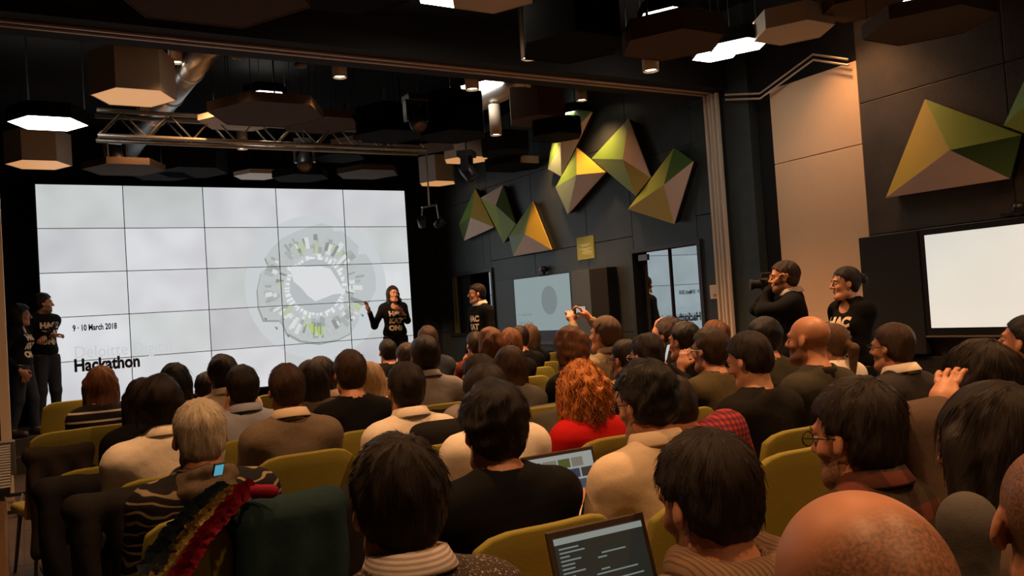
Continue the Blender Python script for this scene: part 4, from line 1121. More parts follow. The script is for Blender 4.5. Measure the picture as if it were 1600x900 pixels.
            for j in range(K + 1):
                tt = j / K; pc = p0 + tan * (ln * tt)[:, None] + nn * (lift * tt - .002 - (0.002 * tt * tt))[:, None] * (1 if hair in ('short', 'thick', 'pony', 'bun') else .45) + A3(0, 0, -1) * (ln * tt * tt * (.1 if hair in ('short', 'thick') else .5))[:, None] + sd * (side * ln * tt)[:, None]
                if hair == 'curly':
                    wv = ph0 + tt * ln * 130
                    pc = p0 + (tan * .35 + A3(0, 0, -1) * .65) * (ln * tt)[:, None] + nn * (.004 + .006 * np.cos(wv))[:, None] + sd * (.009 * np.sin(wv))[:, None]
                ww = w0 * (1 - .75 * tt)
                for k in range(3):
                    aa = k * 2.094; ring.append(pc + nn * (ww * math.cos(aa)) + sd * (ww * math.sin(aa)))
            sv = np.stack(ring, 1)   # m, (K+1)*3, 3
            tmpl = np.array([(j * 3 + k, j * 3 + (k + 1) % 3, (j + 1) * 3 + (k + 1) % 3, (j + 1) * 3 + k) for j in range(K) for k in range(3)])
            sf = (tmpl[None] + (np.arange(m_) * (K + 1) * 3)[:, None, None]).reshape(-1, 4)
            vs.append(sv.reshape(-1, 3)); fs.append(sf + len(v)); fl_.append(np.repeat(f0 + r.normal(0, .05, f0.shape), (K + 1) * 3, axis=0))
        v = np.concatenate(vs); q = np.concatenate(fs); fl = np.concatenate(fl_)
        if hair in ('long', 'curly', 'wavy', 'bob', 'pony'):   # falling hair hangs straight down although the head is pitched
            R2 = rz(rad(hy)); low = np.clip((.02 - v[:, 2]) / .08, 0, 1)[:, None]
            wv = ((v @ Rh.T) * (1 - low) + (v @ R2.T) * low) * hs_ + hcn
        else: wv = (v @ Rh.T) * hs_ + hcn
        ho = mobj('hair', wv, q, hm, o); set_attr(ho.data, 'flow', fl, 'FLOAT_VECTOR')
    if beard > 1: pass
    # ---------------- face details
    def hl_(mb, name, mat, smooth=True):
        M = Matrix([list(Rh[i] * hs_) + [hcn[i]] for i in range(3)] + [[0, 0, 0, 1]])
        mb.v = [M @ Vector(x) for x in mb.v]; return mb.build(name, mat, o, smooth)
    if face:
        for s in (-1, 1):
            hl_(MB().lathe([(.0005, -.0118), (.006, -.010), (.0105, -.005), (.0118, 0), (.0105, .005), (.006, .010), (.0005, .0118)], 12, c=(s * .031, .0768, .011)), 'eye', plain('eye white', (.7, .66, .6), .25))
            hl_(MB().lathe([(.0003, -.0056), (.0048, -.0028), (.0056, 0), (.0048, .0028), (.0003, .0056)], 10, c=(s * .031, .0863, .011), sy=.55), 'iris', plain('iris', (.03, .018, .01), .2))
            hl_(MB().tube([(s * .015, .0935, .030), (s * .030, .0945, .0345), (s * .047, .083, .030)], [.0028, .0034, .0018], 6), 'eyebrow', hm)
        mb = MB().tube([(-.021, .0835, -.0555), (-.008, .0905, -.0535), (.008, .0905, -.0535), (.021, .0835, -.0555)], [.002, .0046, .0046, .002], 8)
        hl_(mb, 'lips', plain('lips', (.42, .14, .10), .45))
    if glasses:
        mb = MB(); r = .021
        for s in (-1, 1):
            mb.tube([(s * .033 + r * 1.15 * math.cos(a), .106, .008 + r * .85 * math.sin(a)) for a in np.linspace(0, 2 * PI, 17)], .0018, 5, False)
            mb.tube([(s * .056, .104, .014), (s * .077, .085, .014), (s * .088, .0, .012), (s * .084, -.02, -.002)], .0018, 5)
        mb.tube([(-.011, .107, .012), (.011, .107, .012)], .0016, 5)
        hl_(mb, 'glasses', glasses)
    # ---------------- collars and hoods
    ce = U(0, -.03, .485); nd = nrm(nk - ce)
    if collar is not None:
        Rn = Matrix.Rotation(rad(-lean - 10), 4, 'X')
        mb = MB(); r0 = .071 if not fem else .062
        mb.lathe([(r0 + .016, -.012), (r0, .0), (r0 - .004, .040), (r0 + .001, .045), (r0 + .008, .042), (r0 + .026, .004), (r0 + .024, -.002), (r0 + .010, .004)], 28, sx=1.0, sy=1.06)
        mb.v = [Rn @ Vector(x) + Vector(ce) + Vector((0, .004, .042)) for x in mb.v]
        mb.build('collar', collar, o, True)
    if hood is not None:
        kind, hmat = hood
        V = Vol(*[np.arange(ce[i] - (.24, .24, .2)[i], ce[i] + (.24, .2, .14)[i], .009, dtype=np.float32) for i in range(3)])
        if kind == 'cowl':
            for zz, rr_, tr_ in ((-.01, .105, .030), (.022, .088, .028), (.048, .078, .024)):
                P_ = [ce + A3(rr_ * math.cos(a), rr_ * math.sin(a) * 1.0, zz + .012 * math.sin(a * 2 + zz * 90)) for a in np.linspace(0, 2 * PI, 13)]
                for a, b in zip(P_[:-1], P_[1:]): V.add(('c', a, b, tr_, tr_), 0, .012)
        elif kind == 'hood':
            P_ = [ce + A3(.102 * math.cos(a), -.01 + .09 * math.sin(a), .040 + .012 * math.sin(a)) for a in np.linspace(PI * .75, PI * 2.25, 11)]
            for i, (a, b) in enumerate(zip(P_[:-1], P_[1:])): V.add(('c', a, b,   .040, .040), 0, .02)
            V.add(('e', ce + A3(0, -.095, -.025), (.13, .055, .085), None), 0, .04); V.add(('c', ce + A3(-.12, -.05, -.02), ce + A3(.12, -.05, -.02), .04, .04), 0, .03)
        elif kind == 'roll':
            P_ = [ce + A3(.066 * math.cos(a), .066 * math.sin(a), .03) for a in np.linspace(0, 2 * PI, 13)]
            for a, b in zip(P_[:-1], P_[1:]): V.add(('c', a, b, .022, .022), 0, .012); V.add(('c', a - A3(0, 0, .03), b - A3(0, 0, .03), .022, .022), 0, .02)
        X, Y, Z = V.grids(); V.D += (.005 * sines(X, Y, Z, 45, 6, seed)).astype(np.float32)
        v, q = V.net(); mobj({'cowl': 'cowl_scarf', 'hood': 'hood', 'roll': 'roll_collar'}[kind], v, q, hmat, o)
    PEOPLE[key] = (o, so, base, yaw)
    return o
def print_on(key, lines, size, zc, mat, name='shirt_print', xoff=0.0, front=1):
    """flat print pressed onto the front of the shirt"""
    o, so, base, yaw = PEOPLE[key]
    me = so.data
    bv = BVHTree.FromPolygons([v.co for v in me.vertices], [tuple(p.vertices) for p in me.polygons])
    z = zc
    allv, allf = [], []
    for ln, sz, bold in lines:
        t = text_mesh(ln, sz, 0.0, bold)
        bm = bmesh.new(); bm.from_mesh(t); bmesh.ops.triangulate(bm, faces=bm.faces); bmesh.ops.subdivide_edges(bm, edges=[e for e in bm.edges if e.calc_length() > .02], cuts=1); bmesh.ops.triangulate(bm, faces=bm.faces)
        bm.verts.ensure_lookup_table(); n0 = len(allv)
        xs = [v.co.x for v in bm.verts]; xm = (min(xs) + max(xs)) / 2
        for v in bm.verts:
            x = -(v.co.x - xm) + xoff; zz = z + v.co.y
            h = bv.ray_cast(Vector((x, .6 * front, zz)), Vector((0, -front, 0)))
            y = (h[0].y if h[0] is not None else .1) + .004 * front
            allv.append((x, y, zz))
        allf += [tuple(vv.index + n0 for vv in f.verts) for f in bm.faces]
        bm.free(); z -= sz * 1.05
    m = bpy.data.meshes.new(name); m.from_pydata(allv, [], allf); m.materials.append(mat); m.update()
    p = bpy.data.objects.new(name, m); COL.objects.link(p); p.parent = o
    return p
# ================================================================== AUDIENCE
K_ = lambda *a, **k: cloth(*a, **k)
c_black = K_('cloth black', (.006, .006, .007)); c_black2 = K_('cloth black knit', (.014, .012, .011)); c_white = K_('cloth white', (.80, .72, .62), rough=.8)
c_beige = K_('cloth cream shirt', (.68, .55, .40)); c_taupe = K_('cloth taupe knit', (.17, .13, .095), 'marl', (.12, .09, .07)); c_blue = K_('cloth pale blue', (.34, .36, .44), 'finestripes', (.28, .30, .38))
c_greys = K_('cloth grey shirt', (.27, .24, .23)); c_tweed = K_('cloth brown tweed', (.050, .040, .034), 'tweed', (.42, .34, .27)); c_stripe = K_('cloth striped', (.018, .014, .018), 'stripes', (.60, .52, .46))
c_collar_s = K_('cloth striped collar', (.62, .56, .52), 'finestripes', (.25, .20, .22)); c_hood = K_('cloth ribbed brown hoodie', (.19, .12, .08), 'ribs', (.05, .035, .028))
c_plaid = K_('cloth dark plaid', (.060, .042, .032), 'plaid', (.20, .045, .03)); c_check = K_('cloth red check', (.42, .045, .05), 'check', (.035, .02, .04)); c_red = K_('cloth red', (.52, .012, .012))
c_pais = K_('cloth paisley', (.014, .013, .015), 'paisley', (.45, .36, .24)); c_cowl = K_('cloth brown scarf', (.085, .062, .045), 'marl', (.13, .10, .07)); c_olive = K_('cloth olive wool', (.085, .068, .034), 'marl', (.12, .09, .05))
c_olive2 = K_('cloth dark olive', (.050, .046, .034)); c_charc = K_('cloth charcoal', (.034, .031, .032)); c_navy = K_('cloth navy', (.030, .036, .050)); c_maroon = K_('cloth maroon', (.10, .018, .018))
c_beige2 = K_('cloth sand jacket', (.32, .24, .15)); c_brown = K_('cloth brown corduroy', (.095, .065, .048)); c_grey = K_('cloth grey fabric', (.10, .095, .09)); c_yel = K_('cloth pale yellow', (.62, .50, .30)); c_tan = K_('cloth tan stripes', (.42, .30, .20), 'stripes', (.06, .04, .04))
g_dark = plain('glasses black', (.012, .012, .012), .25); g_pale = plain('glasses pale', (.7, .65, .6), .3)
# nearest rows
person('tweed', 'man with thick dark brown hair, brown tweed jacket over a striped shirt collar, front centre', 613, 675, 1.66, hc='dark', hair='thick', shirt=c_tweed, collar=c_collar_s, res=1, sk='c', hp=-4)
person('blackt', 'man in a plain black t-shirt with tightly curled black hair', 765, 596, 2.5, hc='black', hair='thick', shirt=c_black, short_sleeve=True, res=1, vol=1.45, hp=-3, sw=.20)
person('bald', 'bald man with grey stubble, his shining head cut by the bottom edge', 1320, 762, .82, hair='bald', shirt=c_charc, res=1, sk='a', hp=-12, yaw=-20, sw=.19)
person('hoodie', 'man with dark brown hair and a brown ribbed hoodie behind the lower laptop', 1081, 670, 1.66, hc='dark', hair='thick', shirt=c_hood, hood=('hood', c_hood), res=1, hp=-14, hy=4, sk='a', vol=.9, beard=1, pose='laptop')
person('plaid', 'man in a dark plaid shirt with black glasses and side-swept brown hair', 1327, 588, 2.0, hc='dark', hair='thick', shirt=c_plaid, collar=c_plaid, glasses=g_dark, face=True, res=1, hp=-6, hy=8, beard=2, vol=1.0)
person('farr', 'man with cropped dark hair cut by the lower right edge, only ear and neck seen', 1648, 690, 1.22, hair='buzz', shirt=c_charc, res=1, hp=-4, yaw=-50)
person('longr', 'woman with very long dark brown hair and grey-brown corduroy jacket at lower right', 1543, 600, 1.72, hc='dark', hair='long', fem=True, shirt=c_brown, res=1, hp=-4, vol=1.25)
person('bobr', 'woman with dark bobbed hair leaning her bangled arm back, lower right', 1526, 530, 2.6, hc='dark', hair='bob', fem=True, shirt=c_brown, res=1, hp=-3, wr={-1: (1470, 646, 2.42)}, elb={-1: (-1.2, -.2, -.6)}, curlh=.35)
person('profr', 'man in a white shirt looking up, cut by the right edge', 1608, 494, 4.1, hc='black', hair='short', shirt=c_white, face=True, hp=10, hy=12, res=2, sk='a')
# right middle
person('glassr', 'man with glasses and white collar under a charcoal sweater, near the bright display', 1393, 505, 4.45, hc='brown', hair='short', shirt=c_charc, collar=c_white, glasses=g_dark, face=True, hy=10, sk='a', vol=1.2)
person('baldbeard', 'bald bearded man in a dark sweater with striped sleeve, seen in profile', 1263, 493, 4.15, hair='bald', beard=2, shirt=c_olive2, hood=('roll', c_black2), face=True, hy=18, sk='a')
person('ponyt', 'woman with a light brown ponytail and white top beside the bald bearded man', 1300, 505, 5.2, hc='mid', hair='pony', fem=True, shirt=c_white, res=2)
person('darkr', 'man with short brown hair looking down in a black knit sweater, right of centre', 1159, 521, 3.95, hc='dark', hair='short', shirt=c_black2, face=True, hp=-16, hy=14, vol=1.2, sk='c')
person('olive', 'man in an olive wool jacket with pale glasses raising both hands, right of centre', 1108, 512, 4.75, hc='brown', hair='short', shirt=c_olive, glasses=g_pale, face=True, hy=10, vol=1.3, wr={-1: (1064, 582, 4.9), 1: (1138, 562, 4.95)}, curlh=.9, res=2)
person('olivet', 'man in a plain dark olive t-shirt with pale glasses in front of the cameraman', 1193, 496, 5.3, hc='black', hair='short', shirt=c_olive2, glasses=g_pale, face=True, hy=10, vol=1.3)
person('blk18', 'man in a black sweater with round dark head in front of the glass door', 1068, 503, 5.6, hc='black', hair='short', shirt=c_black, face=True, hy=14, vol=1.2)
person('glas19', 'bearded man in dark glasses with tousled brown hair before the glass door', 1043, 494, 6.2, hc='brown', hair='thick', shirt=c_black2, glasses=g_dark, face=True, hy=22, beard=1, wr={-1: (1023, 529, 6.35)})
person('wom20', 'woman with auburn hair swept back and glasses behind the olive jacket man', 1116, 500, 6.0, hc='auburn', hair='long', fem=True, shirt=c_black, glasses=g_dark, hy=10)
person('d21', 'man with black hair and pale glasses holding up a lit phone', 1007, 522, 4.95, hc='dark', hair='short', shirt=c_black2, glasses=g_pale, face=True, hy=6, hp=-6, vol=1.3, wr={1: (1036, 572, 5.1)}, curlh=.7)
person('d22', 'balding man in dark glasses with his hand to his chin beside the phone holder', 974, 530, 5.3, hc='dark', hair='short', shirt=c_beige2, glasses=g_dark, face=True, hy=12, hp=-6, vol=.7, wr={-1: (962, 574, 5.42)}, curlh=.8)
person('camguy', 'man in a sand jacket photographing with a compact camera held high', 946, 494, 5.6, hc='mid', hair='short', shirt=c_beige2, collar=c_beige2, hy=22, hp=4, vol=1.2, wr={-1: (894, 503, 5.85), 1: (922, 498, 5.85)}, curlh=.9, res=2, elb={-1: (-.6, 0, -1), 1: (.8, 0, -.7)})
person('updo', 'woman with tousled light brown hair pinned up and a black jacket', 889, 508, 4.95, hc='auburn', hair='updo', fem=True, shirt=c_black, res=2)
person('redcurl', 'woman with a big mass of red-blond curls and a bright red sweater', 905, 560, 4.15, hc='red', hair='curly', fem=True, shirt=c_red, res=1, hp=-4)
person('white26', 'man in a cream shirt with bushy black hair and glasses working on a laptop', 996, 564, 2.85, hc='black', hair='thick', shirt=c_beige, collar=c_beige, glasses=g_dark, face=True, hy=12, hp=-12, res=1, vol=1.35, beard=1, pose='laptop', wr={-1: (903, 800, 2.95)}, sw=.20)
person('check', 'person in a red and black checked shirt bending low behind the cream shirt man', 1030, 592, 3.25, hc='dark', hair='short', shirt=c_check, roll=-32, lean=8, hp=-30, res=2, sw=.20)
person('w28', 'man in a white shirt bent forward, mostly hidden behind the black t-shirt man', 749, 568, 3.7, hc='dark', hair='thick', shirt=c_white, hp=-18, lean=8, res=2, collar=c_white)
person('b28', 'bald-browed man with dark curls turning his head, over the white shirt man', 744, 553, 4.7, hc='dark', hair='thick', shirt=c_greys, hy=20, face=True, hp=-8, roll=4)
# centre / left middle
person('grey29', 'man in a grey shirt with short dark hair, centre', 662, 525, 5.2, hc='dark', hair='short', shirt=c_greys, collar=c_greys, vol=1.3, res=2, sw=.20)
person('beige30', 'man in a white shirt with glossy dark brown hair, centre', 632, 568, 4.1, hc='dark', hair='short', shirt=c_white, collar=c_white, vol=1.3, res=2)
person('blk31', 'man in a black sweater with thick brown hair below the ring graphic', 545, 548, 4.75, hc='brown', hair='short', shirt=c_black, vol=1.3, res=2)
person('blond32', 'woman with long blond hair and pale top beside the black sweater man', 576, 566, 5.3, hc='blond', hair='long', fem=True, shirt=c_yel)
person('long33', 'woman with long dark brown hair and brown wrap left of the black sweater man', 485, 562, 5.0, hc='dark', hair='long', fem=True, shirt=c_brown)
person('w50', 'woman with dark hair in a tan striped top behind the long-haired woman', 500, 557, 6.0, hc='dark', hair='bob', fem=True, shirt=c_tan)
person('taupe34', 'man in a taupe sweater with a cream collar, left of centre', 446, 569, 4.2, hc='brown', hair='short', shirt=c_taupe, collar=c_beige, vol=1.2, res=2)
person('blue35', 'man in a pale blue shirt with dark hair, left of centre', 377, 571, 4.65, hc='dark', hair='short', shirt=c_blue, collar=c_blue, vol=1.1, res=2, wr={-1: (357, 640, 4.8)}, curlh=1.0)
person('white36', 'man in a white shirt with wavy brown hair behind the pale blue shirt man', 346, 551, 5.3, hc='dark', hair='thick', shirt=c_beige, collar=c_beige, vol=.8, hy=4)
person('d36b', 'dark-haired person in black partly hidden left of the white shirt man', 322, 582, 6.2, hc='black', hair='short', fem=True, shirt=c_black, sk='c')
person('long37', 'woman with straight black hair in black below the slide text', 272, 566, 5.2, hc='black', hair='long', fem=True, shirt=c_black, vol=.9)
person('wavy38', 'woman with wavy dark hair and a white blouse, left side', 248, 583, 3.9, hc='dark', hair='wavy', fem=True, shirt=c_white, collar=c_white, res=2, sw=.19)
person('behind38', 'woman with smooth dark hair just left of the wavy-haired woman', 221, 590, 4.9, hc='dark', hair='long', fem=True, shirt=c_black)
person('old39', 'person with short pale blond hair, brown cowl scarf and paisley jacket, lower left', 309, 625, 2.95, hc='white', hair='short', fem=False, shirt=c_pais, hood=('cowl', c_cowl), res=1, vol=1.1, hp=-4, sw=.19)
person('stripe40', 'woman with straight auburn hair in a black sweater with white stripes', 156, 571, 5.4, hc='auburn', hair='long', fem=True, shirt=c_stripe, res=2, sw=.17)
# far rows
person('b41', 'man in black at the front row below the standing speaker', 605, 530, 8.4, hc='black', hair='short', shirt=c_black, res=3)
person('beige42', 'person in a sand jacket bending down below the speaker', 632, 537, 7.0, hc='brown', hair='short', shirt=c_beige2, res=3, hp=-20)
person('d43', 'man in dark grey in the front row beside the dark corner', 667, 508, 7.6, hc='brown', hair='short', shirt=c_navy, res=3, vol=1.3)
person('m45', 'man in a maroon sweater below the standing host', 742, 518, 8.0, hc='dark', hair='short', shirt=c_maroon, res=3)
person('r44', 'woman with full auburn hair in the far centre rows', 765, 512, 6.9, hc='auburn', hair='bob', fem=True, shirt=c_black, res=2, vol=1.3)
person('r46', 'woman with wavy auburn hair in front of the grey screen cabinet', 796, 512, 7.6, hc='auburn', hair='bob', fem=True, shirt=c_black, res=2)
person('long47', 'woman with long straight brown hair over a grey jacket hood', 795, 540, 5.15, hc='brown', hair='long', fem=True, shirt=c_grey, vol=1.1, sk='c')
person('d48', 'dark-haired person in the front row left of the light brown haired woman', 811, 509, 8.6, hc='dark', hair='short', shirt=c_black, res=3)
person('bl49', 'woman with light brown hair and black coat in the front row by the grey cabinet', 826, 507, 8.6, hc='mid', hair='bob', fem=True, shirt=c_black, res=3)
# standing
M_pr = plain('shirt print cream', (.78, .62, .42), .6); M_prg = plain('shirt print green', (.35, .42, .10), .6); M_prs = plain('small print', (.6, .55, .45), .6)
LN = [('HAC', .098, .006), ('KAT', .098, .006), ('ON', .098, .006)]
def chest(key, z, up=True):
    print_on(key, LN[:2], 0, z, M_pr); print_on(key, LN[2:], 0, z - .206, M_pr, xoff=.03); print_on(key, [('#', .09, .006)], 0, z - .206, M_prg, xoff=-.055)
person('pres', 'woman presenter with long dark hair in a black print sweater, before the video wall', 613, 446, 12.9, yaw=172, hc='dark', hair='long', fem=True, sk='a', face=True, shirt=c_black, stand=ZS, pose='stand', hy=8,
       wr={1: (577, 487, 12.6), -1: (627, 487, 12.55)}, elb={1: (.4, .1, -1), -1: (-.5, -.2, -1)}, palm={1: (0, .3, 1)}, curlh={1: .15, -1: .9}, trousers=c_black, vol=1.0)
chest('pres', 1.17)
person('host', 'man with pale collar and black print sweater beside the far glass door', 745, 443, 10.6, yaw=95, hc='dark', hair='short', sk='a', face=True, shirt=c_black, collar=c_white, stand=0, pose='stand', hy=-22, trousers=c_black, elb=None)
chest('host', 1.40)
person('manl', 'bearded man holding a microphone, standing in front of the left end of the video wall', 66, 457, 10.75, yaw=212, hc='dark', hair='thick', sk='a', face=True, beard=2, shirt=c_black, stand=ZS, pose='stand', hy=55, wr={1: (78, 525, 10.5), -1: (70, 527, 10.45)}, curlh=.9, elb={1: (.9, -.5, -.6), -1: (-.9, -.5, -.6)}, trousers=c_navy)
chest('manl', 1.30)
person('woml', 'curly dark-haired woman in a black print sweater at the left edge', 30, 474, 10.15, yaw=250, hc='dark', hair='wavy', fem=True, sk='a', face=True, shirt=c_black, stand=ZS, pose='stand', hy=20, wr={-1: (39, 591, 10.0)}, curlh=1.1, trousers=c_navy, legs={-1: (-.12, .08), 1: (.12, -.1)})
chest('woml', 1.16)
person('camman', 'bearded cameraman in a black sweater filming with a video camera on a tripod', 1225, 405, 6.6, yaw=42, hc='brown', hair='thick', sk='a', face=True, beard=2, shirt=c_black, collar=c_collar_s, stand=0, pose='stand', hy=4, wr={-1: (1206, 442, 6.7), 1: (1210, 447, 6.62)}, curlh=.8, elb={-1: (-.6, .2, -1), 1: (.8, .2, -1)}, trousers=c_black, vol=.7)
person('bun', 'woman with dark bun and black print sweater before the cream panel', 1321, 416, 6.4, yaw=84, hc='dark', hair='bun', fem=True, sk='c', face=True, shirt=c_black, stand=0, pose='cross', hy=-28, trousers=c_black, vol=1.2)
chest('bun', 1.22)

# ================================================================== CHAIRS
M_ch = plain('mustard green felt', (.225, .195, .024), .85, bump=.25, scale=300, vary=.12, sheen=.0)
M_edge = plain('chair edge', (.33, .27, .045), .7)
M_leg = plain('chair leg grey', (.14, .13, .12), .4, metal=.5)
CHZ = .91
def shell(w0, w1, h, th, zoff, ybow, n=10, m=8):
    """upholstered curved back, rounded upper corners, wrapped forward at the sides"""
    vs = []; fs = []
    for side in (0, 1):
        for j in range(m + 1):
            v = j / m; z = zoff + h * v
            for i in range(n + 1):
                u = -1 + 2 * i / n
                ww = w0 + (w1 - w0) * v
                rc = .055; top = 0
                zz = z - (abs(u) ** 5) * .045 * v * v
                x = u * ww / 2 * (1 - .05 * (v ** 8) * abs(u))
                y = -ybow * (1 - u * u) - .06 * v + (th if side == 0 else 0)
                vs.append((x, y, zz))
    A = (n + 1) * (m + 1)
    for s in (0, 1):
        for j in range(m):
            for i in range(n):
                a = s * A + j * (n + 1) + i
                q = (a, a + 1, a + n + 2, a + n + 1); fs.append(q if s == 0 else tuple(reversed(q)))
    ring = [i for i in range(n + 1)] + [j * (n + 1) + n for j in range(1, m + 1)] + [m * (n + 1) + i for i in range(n - 1, -1, -1)] + [j * (n + 1) for j in range(m - 1, 0, -1)]
    for a, b in zip(ring, ring[1:] + ring[:1]): fs.append((a, a + A, b + A, b))
    return vs, fs
CH0 = [None]
def chair(x, y, rz_, label, group='mustard green audience chairs'):
    o = empty('audience_chair', (x, y, 0), rz_)
    tag(o, label, 'chair', group)
    if CH0[0] is None:
        parts = []
        vs, fs = shell(.51, .46, .53, .035, .40, .05)
        m = MB(); m.add([(a, b - .185, c) for a, b, c in vs], fs); b = m.build('backrest', M_ch, o, True, bevel=.010)
        vs2 = [(a * 1.008, y_ - .185, z_) for a, y_, z_ in vs]
        parts.append(b)
        m = MB(); m.box((0, .03, .425), (.47, .44, .06)); parts.append(m.build('seat', M_ch, o, True, bevel=.022))
        m = MB().tube([(-.2, .2, .39), (-.2, -.2, .39), (.2, -.2, .39), (.2, .2, .39), (-.2, .2, .39)], .012, 8); parts.append(m.build('frame', M_leg, o, True))
        for sx in (-1, 1):
            for sy in (-1, 1): parts.append(MB().tube([(sx * .19, sy * .18, .39), (sx * .225, sy * .225 + .0, .004)], [.014, .010], 8).build('leg', M_leg, o, True))
        CH0[0] = parts
    else:
        for a in CH0[0]:
            c = a.copy(); COL.objects.link(c); c.parent = o
    return o
NAMES = {}
for key, (o, so, base, yaw) in PEOPLE.items():
    if base[2] > .01 or key in ('host', 'camman', 'bun'): continue
    lb = o['label'].split(',')[0]
    chair(base[0], base[1] - .015, math.radians(yaw), 'mustard green chair carrying the ' + ' '.join(lb.split()[:8]), 'occupied audience chairs')
occ = [(b[0], b[1]) for (o, s_, b, y_) in PEOPLE.values()]
EMP = [((1207, 641), 'behind the black knit sweater man', 0), ((1207, 724), 'behind the plaid shirt man, largest empty chair at right', 0), ((1408, 598), 'left one of two between the glasses man and the dark bob', 0), ((1470, 590), 'between the dark bob woman and the wall', 0),
       ((1428, 668), 'under the corduroy sleeve at right', 0), ((1500, 842), 'small one at the lower right corner', 0), ((466, 720), 'large one behind the taupe sweater man', .10), ((778, 716), 'between tweed man and black t-shirt man', 0),
       ((146, 648), 'left side behind the striped sweater woman', .15), ((100, 630), 'leftmost in the front left row', .18), ((1148, 592), 'small one right of the olive jacket man', 0), ((697, 570), 'far one left of the maroon sweater man', 0), ((680, 575), 'far centre one with its neighbour', 0),
       ((1063, 612), 'between the checked shirt and the olive jacket', 0), ((548, 656), 'right of the long-haired woman', .05), ((820, 565), 'at the aisle in the far right block', 0), ((828, 590), 'beside the grey jacket hood', 0), ((365, 684), 'beside the pale blue shirt man', .1),
       ((1322, 570), 'right of the ponytail woman', 0), ((840, 648), 'at the aisle beside the white shirt', 0), ((1170, 612), 'next to the black knit sweater', 0), ((590, 540 + 30), 'far one right of the blond woman', 0), ((870, 552), 'far one at the right side of the aisle', 0), ((430, 618), 'left far one above the taupe sweater', .05), ((520, 600), 'far one by the tan striped top', 0), ((160, 664), 'with coats over it at left', .12)]
for (px, py), lab, rz_ in EMP:
    p = at_z(px, py, CHZ); x, y = p.x, p.y + .22
    if any(math.hypot(x - a, y - b) < .36 for a, b in occ): continue
    occ.append((x, y)); chair(x, y, rz_, 'empty mustard green chair ' + lab, 'empty audience chairs')

# ================================================================== COATS, SCARF, BAGS
def drape(name, c, yaw, wdt, L_, mat, label, cat='coat', seed=1, back=.07, sleeve=0, step=.013, top=.86):
    V = Vol(np.arange(-wdt / 2 - .14, wdt / 2 + .14, step, dtype=np.float32), np.arange(-.32, .18, step, dtype=np.float32), np.arange(top - L_ - .08, top + .12, step, dtype=np.float32))
    h = wdt / 2
    V.add(('c', A3(-h + .05, 0, top), A3(h - .05, 0, top + .005), .05, .05), 0, .03)
    for i in np.linspace(-h + .07, h - .07, 5):
        V.add(('c', A3(i, -.03, top - .02), A3(i * 1.08, -.08 - .02 * math.sin(i * 40 + seed), top - L_ * (1 + .08 * math.sin(i * 9 + seed))), .05, .055), 0, .05)
        V.add(('c', A3(i, .04, top - .02), A3(i, .055, top - .18), .035, .03), 0, .04)
    if sleeve:
        V.add(('c', A3(sleeve * h, 0, top - .03), A3(sleeve * (h + .06), -.03, top - .35), .055, .045), 0, .03)
    X, Y, Z = V.grids()
    V.D += (.015 * np.sin(X * 42 + 2.0 * np.sin(Z * 7 + seed)) * np.clip((top - Z) * 5, 0, 1) + .006 * sines(X, Y, Z, 22, 5, seed)).astype(np.float32)
    v, q = V.net(); o = mobj(name, v, q, mat); o.location = c; o.rotation_euler = (0, 0, yaw)
    tag(o, label, cat); return o
def on_chair(key, **k): o, so, b, y = PEOPLE[key]; return (b[0], b[1] - .235, 0)
c_bk = K_('coat black wool', (.014, .013, .013)); c_bk2 = K_('coat dark brown', (.030, .022, .017)); c_green = K_('coat dark olive', (.030, .030, .016)); c_teal = K_('coat dark teal', (.012, .030, .034))
b = on_chair('wavy38'); drape('coat', (b[0] - .10, b[1] - .06, 0), .1, .62, .70, c_bk, 'black coat over the chair of the wavy-haired woman in white', seed=3)
chair(at_z(60, 668, CHZ).x + .10, at_z(60, 668, CHZ).y - .37, .25, 'mustard green chair wholly covered by a brown-black jacket, left row end', 'empty audience chairs')
b = on_chair('behind38'); chair(b[0] - .25, b[1] - .10, .1, 'mustard green chair hidden under the long black coat at left', 'empty audience chairs')
b = on_chair('old39'); 
drape('coat', (b[0] + .20, b[1] - .08, 0), .1, .40, .62, c_teal, 'dark teal coat hanging over the chair back beside the ruffled scarf', seed=5, top=.90)
p = at_z(160, 664, CHZ); drape('coat', (p.x + .05, p.y - .12, 0), .12, .56, .62, c_green, 'dark olive coat over an empty chair at the left', seed=7)
p = at_z(60, 668, CHZ); drape('coat', (p.x + .10, p.y - .6, 0), .25, .42, .55, c_bk2, 'brown-black jacket hanging at the end of the left row', seed=8, top=.80)
b = on_chair('behind38'); drape('coat', (b[0] - .25, b[1] - .35, 0), .1, .55, .60, c_bk, 'long black coat between the olive coat and the white blouse', seed=9)
p = at_z(545, 752, CHZ + .02); drape('coat', (p.x, p.y, 0), -.05, .12, .30, c_bk, 'narrow black scarf hanging on the chair left of the tweed man', 'scarf', seed=10)
b = on_chair('grey29'); drape('coat', (b[0] + .10, b[1] - .02, 0), 0, .52, .40, c_bk, 'black coat on the chair behind the grey shirt man', seed=11, step=.016)
p = at_d(690, 668, 3.9); o_ = drape('coat', (p.x, p.y, 0), -.25, .34, .30, c_bk, 'black sleeve with a pale button lying over the white shirt shoulder', seed=12, top=p.z - .02)
b = on_chair('long47'); drape('coat', (b[0] + .10, b[1], 0), 0, .36, .42, K_('coat grey canvas', (.12, .11, .09)), 'grey canvas jacket hung over the chair of the long brown haired woman', seed=13, step=.016, top=.88)
b = on_chair('olive'); drape('coat', (b[0], b[1] - .02, 0), 0, .50, .36, c_bk, 'black coat on the chair of the olive jacket man', seed=14, step=.018)
p = at_d(1432, 655, 2.3); drape('jacket', (p.x, p.y, 0), .0, .30, .25, c_brown, 'brown corduroy jacket sleeve over the chair back at right', seed=15, top=p.z - .0)
